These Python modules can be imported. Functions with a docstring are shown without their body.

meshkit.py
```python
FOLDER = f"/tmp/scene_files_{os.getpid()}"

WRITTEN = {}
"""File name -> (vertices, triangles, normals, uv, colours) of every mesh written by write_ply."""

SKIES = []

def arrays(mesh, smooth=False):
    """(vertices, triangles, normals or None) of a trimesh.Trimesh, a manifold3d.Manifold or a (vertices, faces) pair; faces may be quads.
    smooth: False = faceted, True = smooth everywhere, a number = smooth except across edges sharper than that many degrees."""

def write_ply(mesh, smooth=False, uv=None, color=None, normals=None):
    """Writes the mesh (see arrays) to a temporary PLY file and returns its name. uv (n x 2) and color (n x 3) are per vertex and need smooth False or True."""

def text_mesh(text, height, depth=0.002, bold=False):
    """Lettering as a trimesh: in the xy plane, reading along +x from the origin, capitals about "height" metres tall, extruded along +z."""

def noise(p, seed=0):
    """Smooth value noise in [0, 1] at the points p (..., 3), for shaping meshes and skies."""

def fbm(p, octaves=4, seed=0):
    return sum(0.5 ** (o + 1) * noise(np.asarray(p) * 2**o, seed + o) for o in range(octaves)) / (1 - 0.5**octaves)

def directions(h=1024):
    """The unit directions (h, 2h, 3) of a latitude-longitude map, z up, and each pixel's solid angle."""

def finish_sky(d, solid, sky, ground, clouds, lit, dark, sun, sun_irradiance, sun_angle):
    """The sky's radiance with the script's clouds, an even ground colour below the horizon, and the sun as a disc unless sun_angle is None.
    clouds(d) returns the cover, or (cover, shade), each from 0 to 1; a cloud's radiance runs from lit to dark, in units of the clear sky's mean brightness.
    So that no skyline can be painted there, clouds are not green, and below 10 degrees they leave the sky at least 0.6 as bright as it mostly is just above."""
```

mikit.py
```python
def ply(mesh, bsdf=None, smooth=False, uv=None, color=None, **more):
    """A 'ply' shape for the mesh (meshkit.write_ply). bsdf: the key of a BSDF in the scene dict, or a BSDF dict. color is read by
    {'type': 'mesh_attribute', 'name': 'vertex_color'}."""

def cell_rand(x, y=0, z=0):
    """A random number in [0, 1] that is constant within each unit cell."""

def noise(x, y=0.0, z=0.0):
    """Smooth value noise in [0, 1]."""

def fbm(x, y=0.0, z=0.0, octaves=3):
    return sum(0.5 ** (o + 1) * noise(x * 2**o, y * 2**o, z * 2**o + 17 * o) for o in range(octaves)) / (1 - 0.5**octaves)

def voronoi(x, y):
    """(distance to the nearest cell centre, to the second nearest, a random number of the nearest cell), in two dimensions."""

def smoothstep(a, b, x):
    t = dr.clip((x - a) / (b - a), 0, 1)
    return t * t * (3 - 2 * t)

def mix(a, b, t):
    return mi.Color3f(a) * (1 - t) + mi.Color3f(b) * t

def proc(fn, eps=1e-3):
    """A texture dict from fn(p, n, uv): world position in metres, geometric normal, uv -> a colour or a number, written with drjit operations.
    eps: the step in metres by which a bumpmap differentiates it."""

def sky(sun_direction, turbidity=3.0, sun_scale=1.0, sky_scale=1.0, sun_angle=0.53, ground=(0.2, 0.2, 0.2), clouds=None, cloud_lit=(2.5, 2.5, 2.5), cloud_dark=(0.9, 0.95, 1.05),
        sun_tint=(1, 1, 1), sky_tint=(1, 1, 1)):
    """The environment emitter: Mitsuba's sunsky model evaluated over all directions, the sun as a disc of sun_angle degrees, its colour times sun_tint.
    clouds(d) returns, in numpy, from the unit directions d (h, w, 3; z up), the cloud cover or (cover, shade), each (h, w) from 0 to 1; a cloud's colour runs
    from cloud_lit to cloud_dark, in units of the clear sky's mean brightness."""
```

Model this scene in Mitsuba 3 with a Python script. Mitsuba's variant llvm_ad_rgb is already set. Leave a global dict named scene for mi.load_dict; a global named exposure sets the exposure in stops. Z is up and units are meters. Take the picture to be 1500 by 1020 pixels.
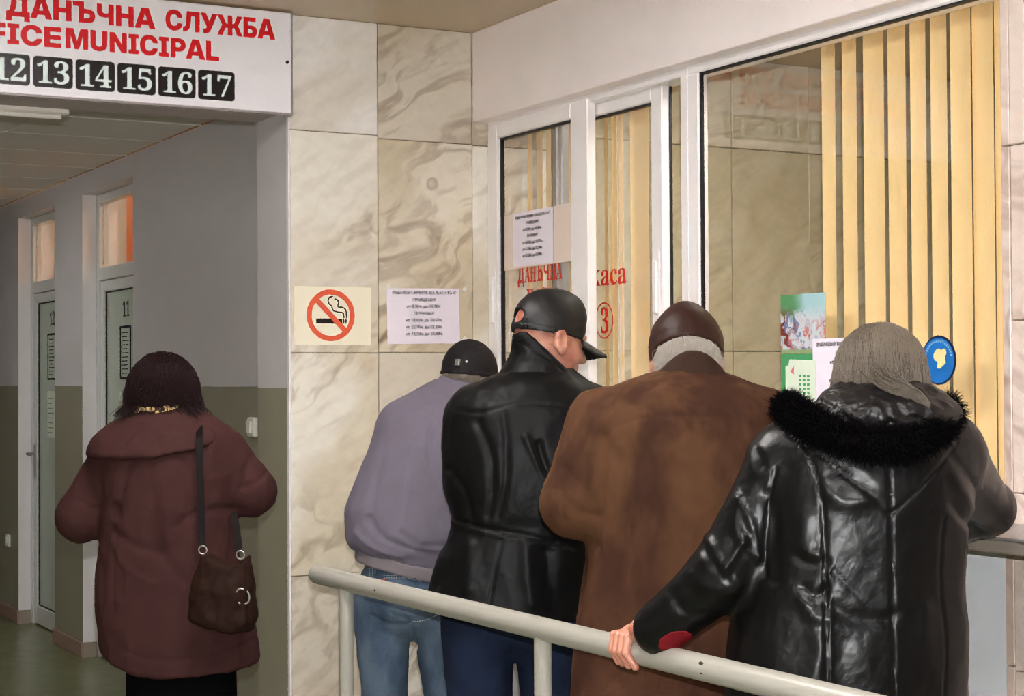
import math, random, glob
import numpy as np, trimesh, manifold3d as m3, mitsuba as mi, drjit as dr
import mikit, meshkit
from mikit import ply, proc, noise, fbm, smoothstep, mix
from scipy.interpolate import PchipInterpolator
from PIL import Image, ImageDraw, ImageFont
from shapely import affinity, union_all, box as sbox
from shapely.geometry import Polygon, LineString, Point

T = mi.ScalarTransform4f
random.seed(7)
scene, labels = {}, {}

# ---------------------------------------------------------------- camera, lights, exposure
FOCAL = 2540.0
YAW, PITCH, ROLL, EYE = math.radians(28.6), math.radians(1.02), math.radians(-0.33), 1.55
_cy, _sy, _cp, _sp = math.cos(YAW), math.sin(YAW), math.cos(PITCH), math.sin(PITCH)
CF = np.array([_sy * _cp, _cy * _cp, _sp])
_r0 = np.array([_cy, -_sy, 0.0]); _u0 = np.cross(_r0, CF)
CR = _r0 * math.cos(ROLL) + _u0 * math.sin(ROLL)
CU = -_r0 * math.sin(ROLL) + _u0 * math.cos(ROLL)
C0 = np.array([0, 0, EYE])
scene['camera'] = {'type': 'perspective', 'fov': 2 * math.degrees(math.atan(750 / FOCAL)), 'fov_axis': 'x', 'near_clip': 0.05, 'far_clip': 100.0,
                   'to_world': T().look_at(origin=C0.tolist(), target=(C0 + CF).tolist(), up=CU.tolist())}
exposure = 2.5

# the flash of the photographer's camera, just above the lens
scene['camera_flash'] = {'type': 'spot', 'intensity': {'type': 'rgb', 'value': [7.5, 7.5, 7.5]}, 'cutoff_angle': 40.0, 'beam_width': 26.0,
                         'to_world': T().look_at(origin=[0.0, -0.03, EYE + 0.1], target=(np.array([0, -0.03, EYE + 0.1]) + CF).tolist(), up=[0, 0, 1])}
HALL_LAMP = (7.0, 6.7, 6.5)
OFFICE_LAMP = (6.2, 5.8, 4.9)
ADDED_CORRIDOR_LAMP = (3.4, 3.35, 3.15)
scene['far_daylight'] = {'type': 'constant', 'radiance': {'type': 'rgb', 'value': [0.02, 0.02, 0.02]}}

# ---------------------------------------------------------------- helpers
def lin(r, g, b):
    return [((c / 255) / 12.92 if c / 255 < 0.04045 else ((c / 255 + 0.055) / 1.055) ** 2.4) for c in (r, g, b)]

def rgb(c):
    return {'type': 'rgb', 'value': list(map(float, c))}

def mat(name, color, rough=0.5, spec=0.5, metallic=0.0, bump=None, bump_scale=1.0, **more):
    """One principled material of the scene; color is an sRGB triple or a proc function."""
    base = proc(color) if callable(color) else rgb(lin(*color))
    d = {'type': 'principled', 'base_color': base, 'roughness': rough, 'specular': spec, 'metallic': metallic, **more}
    if bump is not None:
        d = {'type': 'bumpmap', 'arbitrary': proc(bump, 2e-3), 'scale': bump_scale, 'bsdf': d}
    scene[name] = {'type': 'twosided', 'bsdf': d}
    return name

def key(name, parent=None):
    base = f'{parent}__{name}' if parent else name
    k, i = base, 0
    while k in scene or k in labels or any(q.startswith(k + '__') for q in labels):
        i += 1
        k = f'{base}_{i:03d}'
    return k

def thing(name, label, category, group=None):
    k = key(name)
    labels[k] = {'label': label, 'category': category}
    if group:
        labels[k]['group'] = group
    return k

def struct(name, label, category):
    labels[name] = {'label': label, 'category': category, 'kind': 'structure'}
    return name

def obj(name, mesh, bsdf, parent=None, smooth=False, label=None, kind=None, **more):
    k = key(name, parent)
    scene[k] = mesh if isinstance(mesh, dict) else ply(mesh, bsdf, smooth, **more)
    if label or kind:
        labels[k] = {**({'label': label} if label else {}), **({'kind': kind} if kind else {})}
    return k

def whole(name, mesh, bsdf, label, category, smooth=False, group=None):
    """A thing that is one mesh."""
    k = thing(name, label, category, group)
    scene[k] = ply(mesh, bsdf, smooth)
    return k

def cat(*ms):
    return trimesh.util.concatenate([m for m in ms if m is not None])

def bx(x0, x1, y0, y1, z0, z1, b=0.0):
    """A box with chamfered edges."""
    lo, hi = np.minimum([x0, y0, z0], [x1, y1, z1]), np.maximum([x0, y0, z0], [x1, y1, z1])
    if b <= 0:
        return trimesh.creation.box(bounds=[lo, hi])
    b = min(b, *(0.45 * (hi - lo)))
    pts = []
    for a in range(3):
        for s in np.ndindex(2, 2, 2):
            s = np.array(s)
            p = np.where(s, hi - b, lo + b)
            p[a] = hi[a] if s[a] else lo[a]
            pts.append(p)
    m = m3.Manifold.hull_points(np.array(pts)).to_mesh()
    return trimesh.Trimesh(m.vert_properties[:, :3], m.tri_verts, process=False)

def tube(points, r, sides=16, caps=True):
    p = np.asarray(points, float)
    r = np.broadcast_to(np.asarray(r, float), (len(p),))
    t = np.gradient(p, axis=0); t /= np.linalg.norm(t, axis=1, keepdims=True)
    a = np.cross(t[0], [0, 0, 1.0] if abs(t[0][2]) < 0.9 else [1.0, 0, 0]); a /= np.linalg.norm(a)
    rings = []
    for i in range(len(p)):
        a = a - t[i] * (a @ t[i]); a /= np.linalg.norm(a)
        b = np.cross(t[i], a)
        ang = np.arange(sides) * 2 * np.pi / sides
        rings.append(p[i] + r[i] * (np.cos(ang)[:, None] * a + np.sin(ang)[:, None] * b))
    v = np.vstack(rings); f = []
    for i in range(len(p) - 1):
        for j in range(sides):
            k = (j + 1) % sides
            f += [[i * sides + j, i * sides + k, (i + 1) * sides + k], [i * sides + j, (i + 1) * sides + k, (i + 1) * sides + j]]
    if caps:
        v = np.vstack([v, p[0], p[-1]]); n = len(v)
        for j in range(sides):
            k = (j + 1) % sides
            f += [[n - 2, k, j], [n - 1, (len(p) - 1) * sides + j, (len(p) - 1) * sides + k]]
    return trimesh.Trimesh(v, np.array(f), process=False)

def spline(pts, n=24):
    pts = np.asarray(pts, float)
    t = np.concatenate([[0], np.cumsum(np.linalg.norm(np.diff(pts, axis=0), axis=1))])
    return PchipInterpolator(t, pts, axis=0)(np.linspace(0, t[-1], n))

FONTS = {'sans': 'Inter.woff2', 'serif': 'NotoSansMath-Regular.woff2'}
_font = {}
def font(which, weight=400):
    if (which, weight) not in _font:
        f = ImageFont.truetype(glob.glob('/opt/blender-*/*/datafiles/fonts/' + FONTS[which])[0], 96)
        if which == 'sans':
            f.set_variation_by_axes([32, weight])
        _font[which, weight] = f
    return _font[which, weight]

def raster(ch, which, weight=400):
    """(shape, advance) of a run of text at 96 px, y up, baseline at 0."""
    f = font(which, weight)
    x0, y0, x1, y1 = f.getbbox(ch, anchor='ls')
    im = Image.new('L', (int(x1 - x0) + 8, int(y1 - y0) + 8))
    ImageDraw.Draw(im).text((4 - x0, 4 - y0), ch, 255, f, anchor='ls')
    on = np.pad(np.asarray(im) > 127, ((0, 0), (1, 1))).astype(np.int8)
    rows, a = np.nonzero(np.diff(on, axis=1) == 1); e = np.nonzero(np.diff(on, axis=1) == -1)[1]
    if not len(rows):
        return Polygon(), f.getlength(ch)
    s = union_all(sbox(a, -rows - 1, e, -rows)).buffer(0.7).buffer(-0.7).simplify(0.6)
    return affinity.translate(s, x0 - 4, 4 - y0), f.getlength(ch)

_SAME = dict(zip('АВЕКМНОРСТХаеорсух', 'ABEKMHOPCTXaeopcyx')) | {'Г': '\U0001d6aa', 'П': '\U0001d6b7', 'Л': '\U0001d6b2'}
def glyph_serif(c):
    if c == 'И':
        s, w = glyph_serif('N'); return affinity.scale(s, -1, 1, origin=(w / 2, 0)), w
    if c == 'к':
        s, w = glyph_serif('K'); return affinity.scale(s, .82, .72, origin=(0, 0)), w * .82
    c = _SAME.get(c, c)
    if c.isascii() and c.isalnum():
        c = chr({'d': 0x1d7ce, 'u': 0x1d400, 'l': 0x1d41a}['d' if c.isdigit() else 'u' if c.isupper() else 'l'] + ord(c) - ord('0' if c.isdigit() else 'A' if c.isupper() else 'a'))
    if c in ' ,.' or ord(c) > 0x3ff and ord(c) > 0x1000:
        return raster(c, 'serif')
    s, w = raster(c, 'sans', 650)               # letters the serif face lacks: slabs added at foot and head
    top = s.bounds[3]
    slabs = [affinity.scale(s.intersection(sbox(-50, a, 300, a + 7)).buffer(0), 1, 1).buffer(7, cap_style='flat', join_style='mitre').intersection(sbox(-50, a, 300, a + 6)) for a in (0, top - 6)]
    return union_all([s, *slabs]), w + 8

def text2d(text, height, serif=False, weight=800, stretch=1.0, track=0.0):
    """Shapely outline of the text, capitals about height tall, starting at x = 0 on the baseline."""
    k = height / 68.0
    out, x = [], 0.0
    if serif:
        for c in text:
            s, w = glyph_serif(c)
            out.append(affinity.translate(s, x, 0)); x += w + track
        s = union_all([o for o in out if not o.is_empty])
    elif track:
        for c in text:
            s, w = raster(c, 'sans', weight)
            out.append(affinity.translate(s, x, 0)); x += w + track
        s = union_all([o for o in out if not o.is_empty])
    else:
        s = raster(text, 'sans', weight)[0]
    return affinity.scale(s, k * stretch, k, origin=(0, 0))

def polys(s):
    return [g for g in getattr(s, 'geoms', [s]) if g.geom_type == 'Polygon' and g.area > 1e-9]

def extr(shape, d):
    return cat(*[trimesh.creation.extrude_polygon(g, d, engine='earcut') for g in polys(shape)])

def onto(mesh, origin, right, out):
    """Puts a mesh modelled in the xy plane (reading +x, up +y, proud +z) upright at origin; right and out are horizontal directions."""
    m = np.eye(4); m[:3, 0], m[:3, 1], m[:3, 2], m[:3, 3] = right, [0, 0, 1], out, origin
    mesh = mesh.copy(); mesh.apply_transform(m)
    if np.linalg.det(m[:3, :3]) < 0:
        mesh.invert()
    return mesh

BACK = dict(right=[1, 0, 0], out=[0, -1, 0])        # on the marble wall, read from the hall
SIDE = dict(right=[0, -1, 0], out=[-1, 0, 0])       # on the window wall, read from the hall

# ---------------------------------------------------------------- materials
def marble(seed, tone, vein, warm):
    o = seed * 13.7
    def f(p, n, uv):
        x, y, z = p.x + p.y * 0.9 + o, p.y - o, p.z + o * 0.7
        w = fbm(x * 3.1, y * 3.1, z * 3.1, 3) - 0.5
        a = fbm(x * 2.2 + w * 1.6, 5.0 + o, z * 2.0 - x * 1.4, 3)
        g, h = x * 0.62 - z * 0.78, x * 0.78 + z * 0.62 + w * 0.22          # across and along the veins
        v1 = fbm(h * 2.8 + w * 1.5, o + 3.0, g * 6.0 + w * 2.2, 5)
        ridge = 1 - dr.abs(2 * v1 - 1)
        r2 = fbm(h * 9.0 + w, o + 9.0, g * 24.0 + w * 4, 4)
        patch = smoothstep(0.42, 0.62, fbm(x * 1.9 + 7.0, o, z * 1.5, 3))
        base = mix(lin(*tone), lin(*warm), smoothstep(0.42, 0.72, a))
        base = mix(base, lin(*vein), smoothstep(0.88, 1.0, ridge) * (0.04 + 0.42 * patch))
        base = mix(base, lin(*vein), 0.26 * smoothstep(0.48, 0.72, r2) * (0.4 + patch))
        base = mix(base, lin(*vein), 0.85 * smoothstep(0.66, 0.80, fbm(h * 5.5 + w * 2, o + 4.0, g * 12.0 + w * 3, 4)) * patch)
        return base * (0.95 + 0.1 * fbm(x * 40, y * 40, z * 40, 2))
    return f
MARBLE = [mat(f'marble_{i}', marble(i + 1, t, v, w), 0.32, 0.45) for i, (t, v, w) in enumerate([
    ((230, 227, 222), (150, 136, 120), (214, 205, 192)), ((206, 197, 182), (138, 118, 94), (192, 179, 158)),
    ((228, 223, 212), (146, 128, 104), (206, 195, 174)), ((222, 213, 197), (126, 102, 76), (200, 186, 160))])]
PILAR = [mat(f'marble_rose_{i}', marble(i + 21, (205, 188, 178), (138, 112, 100), (188, 168, 154)), 0.32, 0.45) for i in range(2)]
INNER = [mat(f'marble_office_{i}', marble(i + 31, (205, 195, 170), (160, 146, 116), (190, 178, 148)), 0.35, 0.4) for i in range(2)]
mat('grout', (150, 140, 122), 0.9, 0.1)
mat('paint_pinkish', lambda p, n, uv: mi.Color3f(lin(238, 229, 227)) * (0.96 + 0.06 * fbm(p.x * 9, p.y * 9, p.z * 9, 3)), 0.6, 0.3)
mat('paint_panel', (205, 208, 212), 0.5, 0.4)
mat('paint_hall', (214, 206, 192), 0.6, 0.3)
mat('ceiling_paint', (176, 158, 132), 0.35, 0.5)
mat('soffit_paint', (172, 160, 158), 0.6, 0.3)
def dado(p, n, uv):
    edge = 1.523 + 0.004 * (fbm(p.y * 6, p.x * 6, 0.0, 2) - 0.5)
    w = 0.97 + 0.05 * fbm(p.x * 7, p.y * 7, p.z * 7, 3)
    return dr.select(p.z < edge, mi.Color3f(lin(146, 142, 124)), mi.Color3f(lin(208, 203, 206))) * w
mat('paint_dado', dado, 0.45, 0.4)
mat('ceiling_tile', lambda p, n, uv: mi.Color3f(lin(206, 200, 192)) * (0.95 + 0.08 * fbm(p.x * 60, p.y * 60, 0.0, 2)), 0.8, 0.2)
mat('ceiling_rail', (226, 224, 218), 0.5, 0.4)
mat('lino', lambda p, n, uv: mix(lin(112, 116, 84), lin(98, 102, 72), fbm(p.x * 14, p.y * 14, 0.0, 4)), 0.3, 0.5)
mat('skirting', (150, 122, 112), 0.4, 0.5)
mat('pvc', (232, 228, 228), 0.28, 0.5)
mat('pvc_door', (205, 206, 204), 0.35, 0.5)
mat('gasket', (18, 18, 22), 0.5, 0.4)
mat('alu', (160, 158, 160), 0.35, 0.5, 0.6)
mat('dark_hole', (20, 20, 20), 0.6, 0.3)
scene['glass'] = {'type': 'thindielectric', 'int_ior': 1.52}
scene['frosted'] = {'type': 'twosided', 'bsdf': {'type': 'principled', 'base_color': rgb(lin(176, 186, 172)), 'roughness': 0.35, 'specular': 0.4}}
mat('paper_white', (232, 224, 236), 0.6, 0.3)
mat('paper_cream', (238, 230, 208), 0.5, 0.3)
mat('paper_beige', (226, 210, 200), 0.5, 0.3)
mat('ink', (62, 58, 66), 0.6, 0.2)
mat('ink_black', (24, 20, 22), 0.5, 0.3)
mat('red_print', (224, 96, 66), 0.5, 0.3)
mat('red_film', (190, 34, 26), 0.4, 0.4)
mat('sign_white', (236, 234, 240), 0.35, 0.4)
mat('sign_red', (206, 24, 34), 0.4, 0.4)
mat('sign_black', (20, 16, 20), 0.35, 0.4)
mat('sign_numeral', (226, 240, 240), 0.4, 0.4)
mat('sign_edge', (150, 140, 140), 0.35, 0.5)
mat('tape', (225, 222, 215), 0.12, 0.8)
mat('rail_paint', lambda p, n, uv: mi.Color3f(lin(150, 147, 138)) * (0.95 + 0.07 * fbm(p.x * 20, p.y * 20, p.z * 20, 3)), 0.28, 0.5)
mat('rail_chip', (60, 50, 44), 0.7, 0.3)
mat('ledge_metal', lambda p, n, uv: mi.Color3f(lin(128, 118, 108)) * (0.9 + 0.2 * fbm(p.x * 30, p.y * 8, p.z * 60, 3)), 0.4, 0.5)
mat('blind_fabric', lambda p, n, uv: mi.Color3f(lin(234, 205, 150)) * (0.96 + 0.06 * noise(p.y * 500, p.z * 220, p.x * 500)), 0.7, 0.2)
mat('plastic_white', (226, 222, 214), 0.35, 0.5)
mat('office_paint', (206, 196, 176), 0.7, 0.2)
mat('poster_green', (70, 150, 96), 0.4, 0.4)
mat('poster_pale', (214, 226, 206), 0.4, 0.4)
mat('poster_pink', (220, 120, 120), 0.4, 0.4)
mat('sticker_blue', (30, 104, 176), 0.3, 0.5)
mat('sticker_rim', (16, 34, 66), 0.3, 0.5)
mat('sticker_map', (232, 208, 150), 0.4, 0.4)
mat('sticker_print', (120, 170, 206), 0.4, 0.4)
def poster_print(p, n, uv):
    y, z = p.y, p.z
    w = fbm(y * 40, z * 40, 3.0, 3)
    a, b, c = fbm(y * 40 + w * 5, z * 26 + w * 3, 1.0, 4), fbm(y * 46 + w * 3, z * 34 + w * 4, 7.0, 4), fbm(y * 60 + w * 4, z * 60, 11.0, 4)
    top = smoothstep(1.715, 1.775, z + 0.02 * w)
    body = mix(lin(196, 200, 206), lin(96, 110, 150), smoothstep(0.45, 0.7, a))
    body = mix(body, lin(190, 92, 76), smoothstep(0.52, 0.64, b) * smoothstep(1.74, 1.66, z))
    body = mix(body, lin(120, 52, 40), smoothstep(0.46, 0.62, c) * smoothstep(3.96, 4.0, y))
    sky = mix(lin(84, 140, 92), lin(160, 196, 200), smoothstep(4.0, 3.93, y + 0.03 * (w - 0.5)))
    body = mix(body, sky, top)
    return mix(body, lin(140, 160, 112), smoothstep(1.636, 1.624, z))
mat('poster_print', poster_print, 0.3, 0.5)
mat('lamp_body', (222, 216, 206), 0.4, 0.4)
for nm, col in (('hall', HALL_LAMP), ('office', OFFICE_LAMP), ('corridor', ADDED_CORRIDOR_LAMP)):
    scene[f'lamp_{nm}_glow'] = {'type': 'diffuse', 'reflectance': rgb((0.8, 0.8, 0.8))}

# ---------------------------------------------------------------- the setting
XW, XF = 3.02, 3.09          # window wall: pier face, window plane
YB = 5.85                    # marble wall
ZC = 2.87                    # hall ceiling
struct('floor', 'worn green linoleum floor', 'floor')
scene['floor'] = ply(bx(-3.5, 6.6, -4.0, 17.0, -0.1, 0.0), 'lino')
struct('ceiling', 'beige painted ceiling above the window and marble wall', 'ceiling')
scene['ceiling'] = ply(bx(-3.5, 6.6, -4.0, 6.17, ZC, ZC + 0.1), 'ceiling_paint')
struct('wall_front', 'plain wall behind the photographer', 'wall'); scene['wall_front'] = ply(bx(-3.5, 6.6, -4.1, -4.0, 0, 3.0), 'paint_hall')
struct('wall_left', 'plain wall on the left of the hall', 'wall'); scene['wall_left'] = ply(bx(-3.6, -3.5, -4.0, 6.17, 0, 3.0), 'paint_hall')

def tiles(parent, rects, mats, plane, depth=0.012, gap=0.0015, seed=3):
    """One slab per rectangle (a0, a1, z0, z1): a runs along x on a wall facing -y at plane, or along y on one facing -x."""
    rng = random.Random(seed)
    ax, at_ = plane
    for i, (a0, a1, z0, z1, *m) in enumerate(rects):
        j = rng.uniform(-0.0012, 0.0012)
        a0, a1, z0, z1 = a0 + gap, a1 - gap, z0 + gap, z1 - gap
        b = bx(a0, a1, at_ + j, at_ + depth, z0, z1, 0.002) if ax == 'y' else bx(at_ + j, at_ + depth, a0, a1, z0, z1, 0.002)
        obj('tile', b, mats[m[0] if m else rng.randrange(len(mats))], parent)

# marble wall that faces the hall, and goes on behind the window into the office
wb = struct('wall_back', 'marble tiled wall beside the corridor opening', 'wall')
obj('grout', bx(2.282, 6.5, YB + 0.012, YB + 0.32, 0, ZC), 'grout', wb)
R = []
for a0, a1, zs, ms in ((2.284, 2.63, (0, 0.845, 1.648, 2.453, ZC), (1, 2, 2, 0)), (2.63, 3.022, (0, 0.842, 1.650, 2.442, ZC), (2, 1, 3, 1)), (3.022, 3.42, (0, 0.84, 1.65, 2.44, ZC), (0, 1, 2, 1))):
    R += [(a0, a1, zs[i], zs[i + 1], ms[i]) for i in range(4)]
tiles(wb, R, MARBLE, ('y', YB))
R = []
for i, a in enumerate((3.42, 3.83, 4.233, 4.63, 5.03, 5.43, 5.83)):
    zs = (0, 0.85, 1.658, 2.5, ZC)
    R += [(a, a + 0.4, zs[k], zs[k + 1]) for k in range(4)]
tiles(wb, R, INNER, ('y', YB))
obj('edge_strip', bx(2.276, 2.284, YB - 0.002, YB + 0.02, 0, 2.50, 0.002), 'pvc', wb, label='thin pale strip along the corner of the marble')

# beam over the corridor opening, pier side and corridor
struct('wall_beam', 'painted beam over the corridor opening', 'wall'); scene['wall_beam'] = ply(bx(-3.5, 2.282, YB + 0.004, 6.172, 2.52, ZC, 0.003), 'soffit_paint')
struct('wall_pier', 'side of the pier at the corridor opening, painted lilac above olive', 'wall'); scene['wall_pier'] = ply(bx(2.278, 2.7, YB + 0.018, 6.172, 0, 2.52), 'paint_dado')
XC = 2.55
wc = struct('wall_corridor', 'corridor wall painted lilac above an olive dado', 'wall')
DOORS = [(8.736, 9.713), (10.365, 11.288)]
segs = [(6.172, 8.736), (9.713, 10.365), (11.288, 17.0)]
wm = [bx(XC, XC + 0.25, a, b, 0, 2.72) for a, b in segs] + [bx(XC, XC + 0.25, a, b, 2.60, 2.72) for a, b in DOORS]
obj('plaster', cat(*wm), 'paint_dado', wc)
struct('wall_corridor_left', 'far side wall of the corridor', 'wall'); scene['wall_corridor_left'] = ply(bx(-0.3, -0.2, 6.17, 17, 0, 2.72), 'paint_dado')
struct('wall_corridor_end', 'end wall of the corridor', 'wall'); scene['wall_corridor_end'] = ply(bx(-0.3, 2.8, 17, 17.1, 0, 2.72), 'paint_dado')
struct('wall_hall_left', 'marble wall on the left of the corridor opening', 'wall'); scene['wall_hall_left'] = ply(bx(-3.5, -0.2, YB, 6.172, 0, 2.52), 'paint_hall')
bb = struct('baseboard_corridor', 'low brownish skirting of the corridor wall', 'skirting')
for a, b in segs:
    obj('board', bx(XC - 0.014, XC + 0.001, a + 0.001, b + 0.012 if b < 12 else b, 0, 0.085, 0.003), 'skirting', bb)
for a, b in DOORS:
    obj('return_board', bx(XC - 0.014, XC + 0.075, b - 0.0, b + 0.012, 0, 0.085, 0.002), 'skirting', bb)
cc = struct('ceiling_corridor', 'suspended ceiling of pale square tiles in the corridor', 'ceiling')
obj('slab', bx(-0.3, 2.8, 6.17, 17, 2.78, 2.86), 'ceiling_paint', cc)
xs = [2.55, 1.80, 1.20, 0.60, 0.0, -0.2]; ys = [6.172 + 0.28 + 0.6 * i for i in range(19)]
ys = [6.172] + ys
shared = {}
for i in range(len(xs) - 1):
    for j in range(len(ys) - 1):
        obj('tile', bx(xs[i + 1] + 0.010, xs[i] - 0.010, ys[j] + 0.008, ys[j + 1] - 0.008, 2.722, 2.735, 0.002), 'ceiling_tile', cc)
for x in xs[1:-1]:
    obj('grid_rail', bx(x - 0.012, x + 0.012, 6.172, 17, 2.726, 2.75), 'ceiling_tile', cc)
for y in ys[1:]:
    obj('grid_rail', bx(-0.2, 2.55, y - 0.010, y + 0.010, 2.7205, 2.7395, 0.001), 'ceiling_rail', cc)

# corridor doors
mat('door_amber', (206, 120, 58), 0.4, 0.4)
mat('door_amber_pale', (240, 214, 160), 0.4, 0.4)
mat('door_cream', (236, 214, 172), 0.4, 0.4)
mat('room_warm', (226, 190, 140), 0.7, 0.2)
for n, ((a, b), number) in enumerate(zip(DOORS, ('11', '12')), 1):
    d = struct(f'door_{n}', f'white framed corridor door with glass leaf, room {number}', 'door')
    x0, x1 = XC + 0.075, XC + 0.135
    obj('frame', cat(bx(x0, x1, a, a + 0.05, 0, 2.6, .004), bx(x0, x1, b - 0.05, b, 0, 2.6, .004), bx(x0, x1, a + .05, b - .05, 2.55, 2.6, .004), bx(x0, x1, a + .05, b - .05, 2.115, 2.185, .004)), 'pvc_door', d)
    obj('reveal', bx(XC - 0.006, x0, b - 0.006, b + 0.0, 0.085, 2.6, .002), 'pvc', d, label='bright white reveal strip at the far jamb')
    gy0, gy1 = a + 0.05, b - 0.05
    t = obj('transom', cat(bx(x0 + .02, x0 + .03, gy0, gy1, 2.185, 2.55)), 'glass', d)
    lx = x0 + 0.008
    lf = obj('leaf', cat(bx(lx, x1, gy0 + .003, gy0 + .065, 0.01, 2.11, .004), bx(lx, x1, gy1 - .065, gy1 - .003, 0.01, 2.11, .004), bx(lx, x1, gy0 + .065, gy1 - .065, 2.05, 2.11, .004), bx(lx, x1, gy0 + .065, gy1 - .065, 0.01, 0.075 + 0.05, .004)), 'pvc_door', d)
    obj('glass_panel', bx(lx + .02, lx + .03, gy0 + .06, gy1 - .06, 0.12, 2.055), 'frosted', lf)
    gk = 0.006
    obj('gasket', cat(bx(lx + .012, lx + .02, gy1 - .065 - gk, gy1 - .065, 0.125, 2.05), bx(lx + .012, lx + .02, gy0 + .065, gy1 - .065, 2.05 - gk, 2.05), bx(lx + .012, lx + .02, gy0 + .065, gy1 - .065, .125, .125 + gk)), 'gasket', lf)
    cyd = (a + b) / 2
    obj('number', onto(extr(text2d(number, 0.085, serif=True), 0.001), [lx + .019, cyd + .06 + (.02 if n == 2 else 0), 1.90], **SIDE), 'ink', lf)
    hy = gy1 - .034
    obj('handle', cat(bx(lx - .008, lx + .001, hy - .016, hy + .016, 0.93, 1.15, .003), tube([[lx - .005, hy, 1.09], [lx - .05, hy, 1.09], [lx - .055, hy - .012, 1.09], [lx - .055, hy - .12, 1.085]], .009, 10)), 'alu', lf)
    # room behind the transom
    if n == 1:
        rm = whole('cupboard', bx(XC + 0.262, XC + 0.85, 9.83, 9.985, 0, 2.78, .006), 'door_amber', 'tall amber wooden cupboard behind the transom of door 11', 'cupboard')
# rooms behind the doors
struct('wall_rooms', 'warm painted walls of the rooms behind the corridor doors', 'wall')
scene['wall_rooms'] = ply(cat(bx(4.2, 4.3, 8.0, 12.5, 0, 2.85), bx(2.8, 4.3, 8.0, 8.1, 0, 2.85), bx(2.8, 4.3, 12.4, 12.5, 0, 2.85), bx(2.8, 4.3, 10.0, 10.1, 0, 2.85), bx(2.8, 4.3, 8.0, 12.5, 2.85, 2.9)), 'room_warm')
for y in (9.2, 11.2):
    k = thing('room_lamp', 'warm ceiling lamp behind the transom of corridor door ' + ('11, the nearer door' if y < 10 else '12, the farther door'), 'lamp')
    obj('body', bx(3.18, 3.32, y - .32, y + .32, 2.81, 2.85, .004), 'lamp_body', k)
    obj('diffuser', {**ply(bx(3.19, 3.31, y - .31, y + .31, 2.795, 2.81), 'lamp_office_glow'), 'emitter': {'type': 'area', 'radiance': rgb((16.0, 12.0, 7.5) if y > 10 else (9.0, 6.6, 3.9))}}, None, k)

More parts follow.
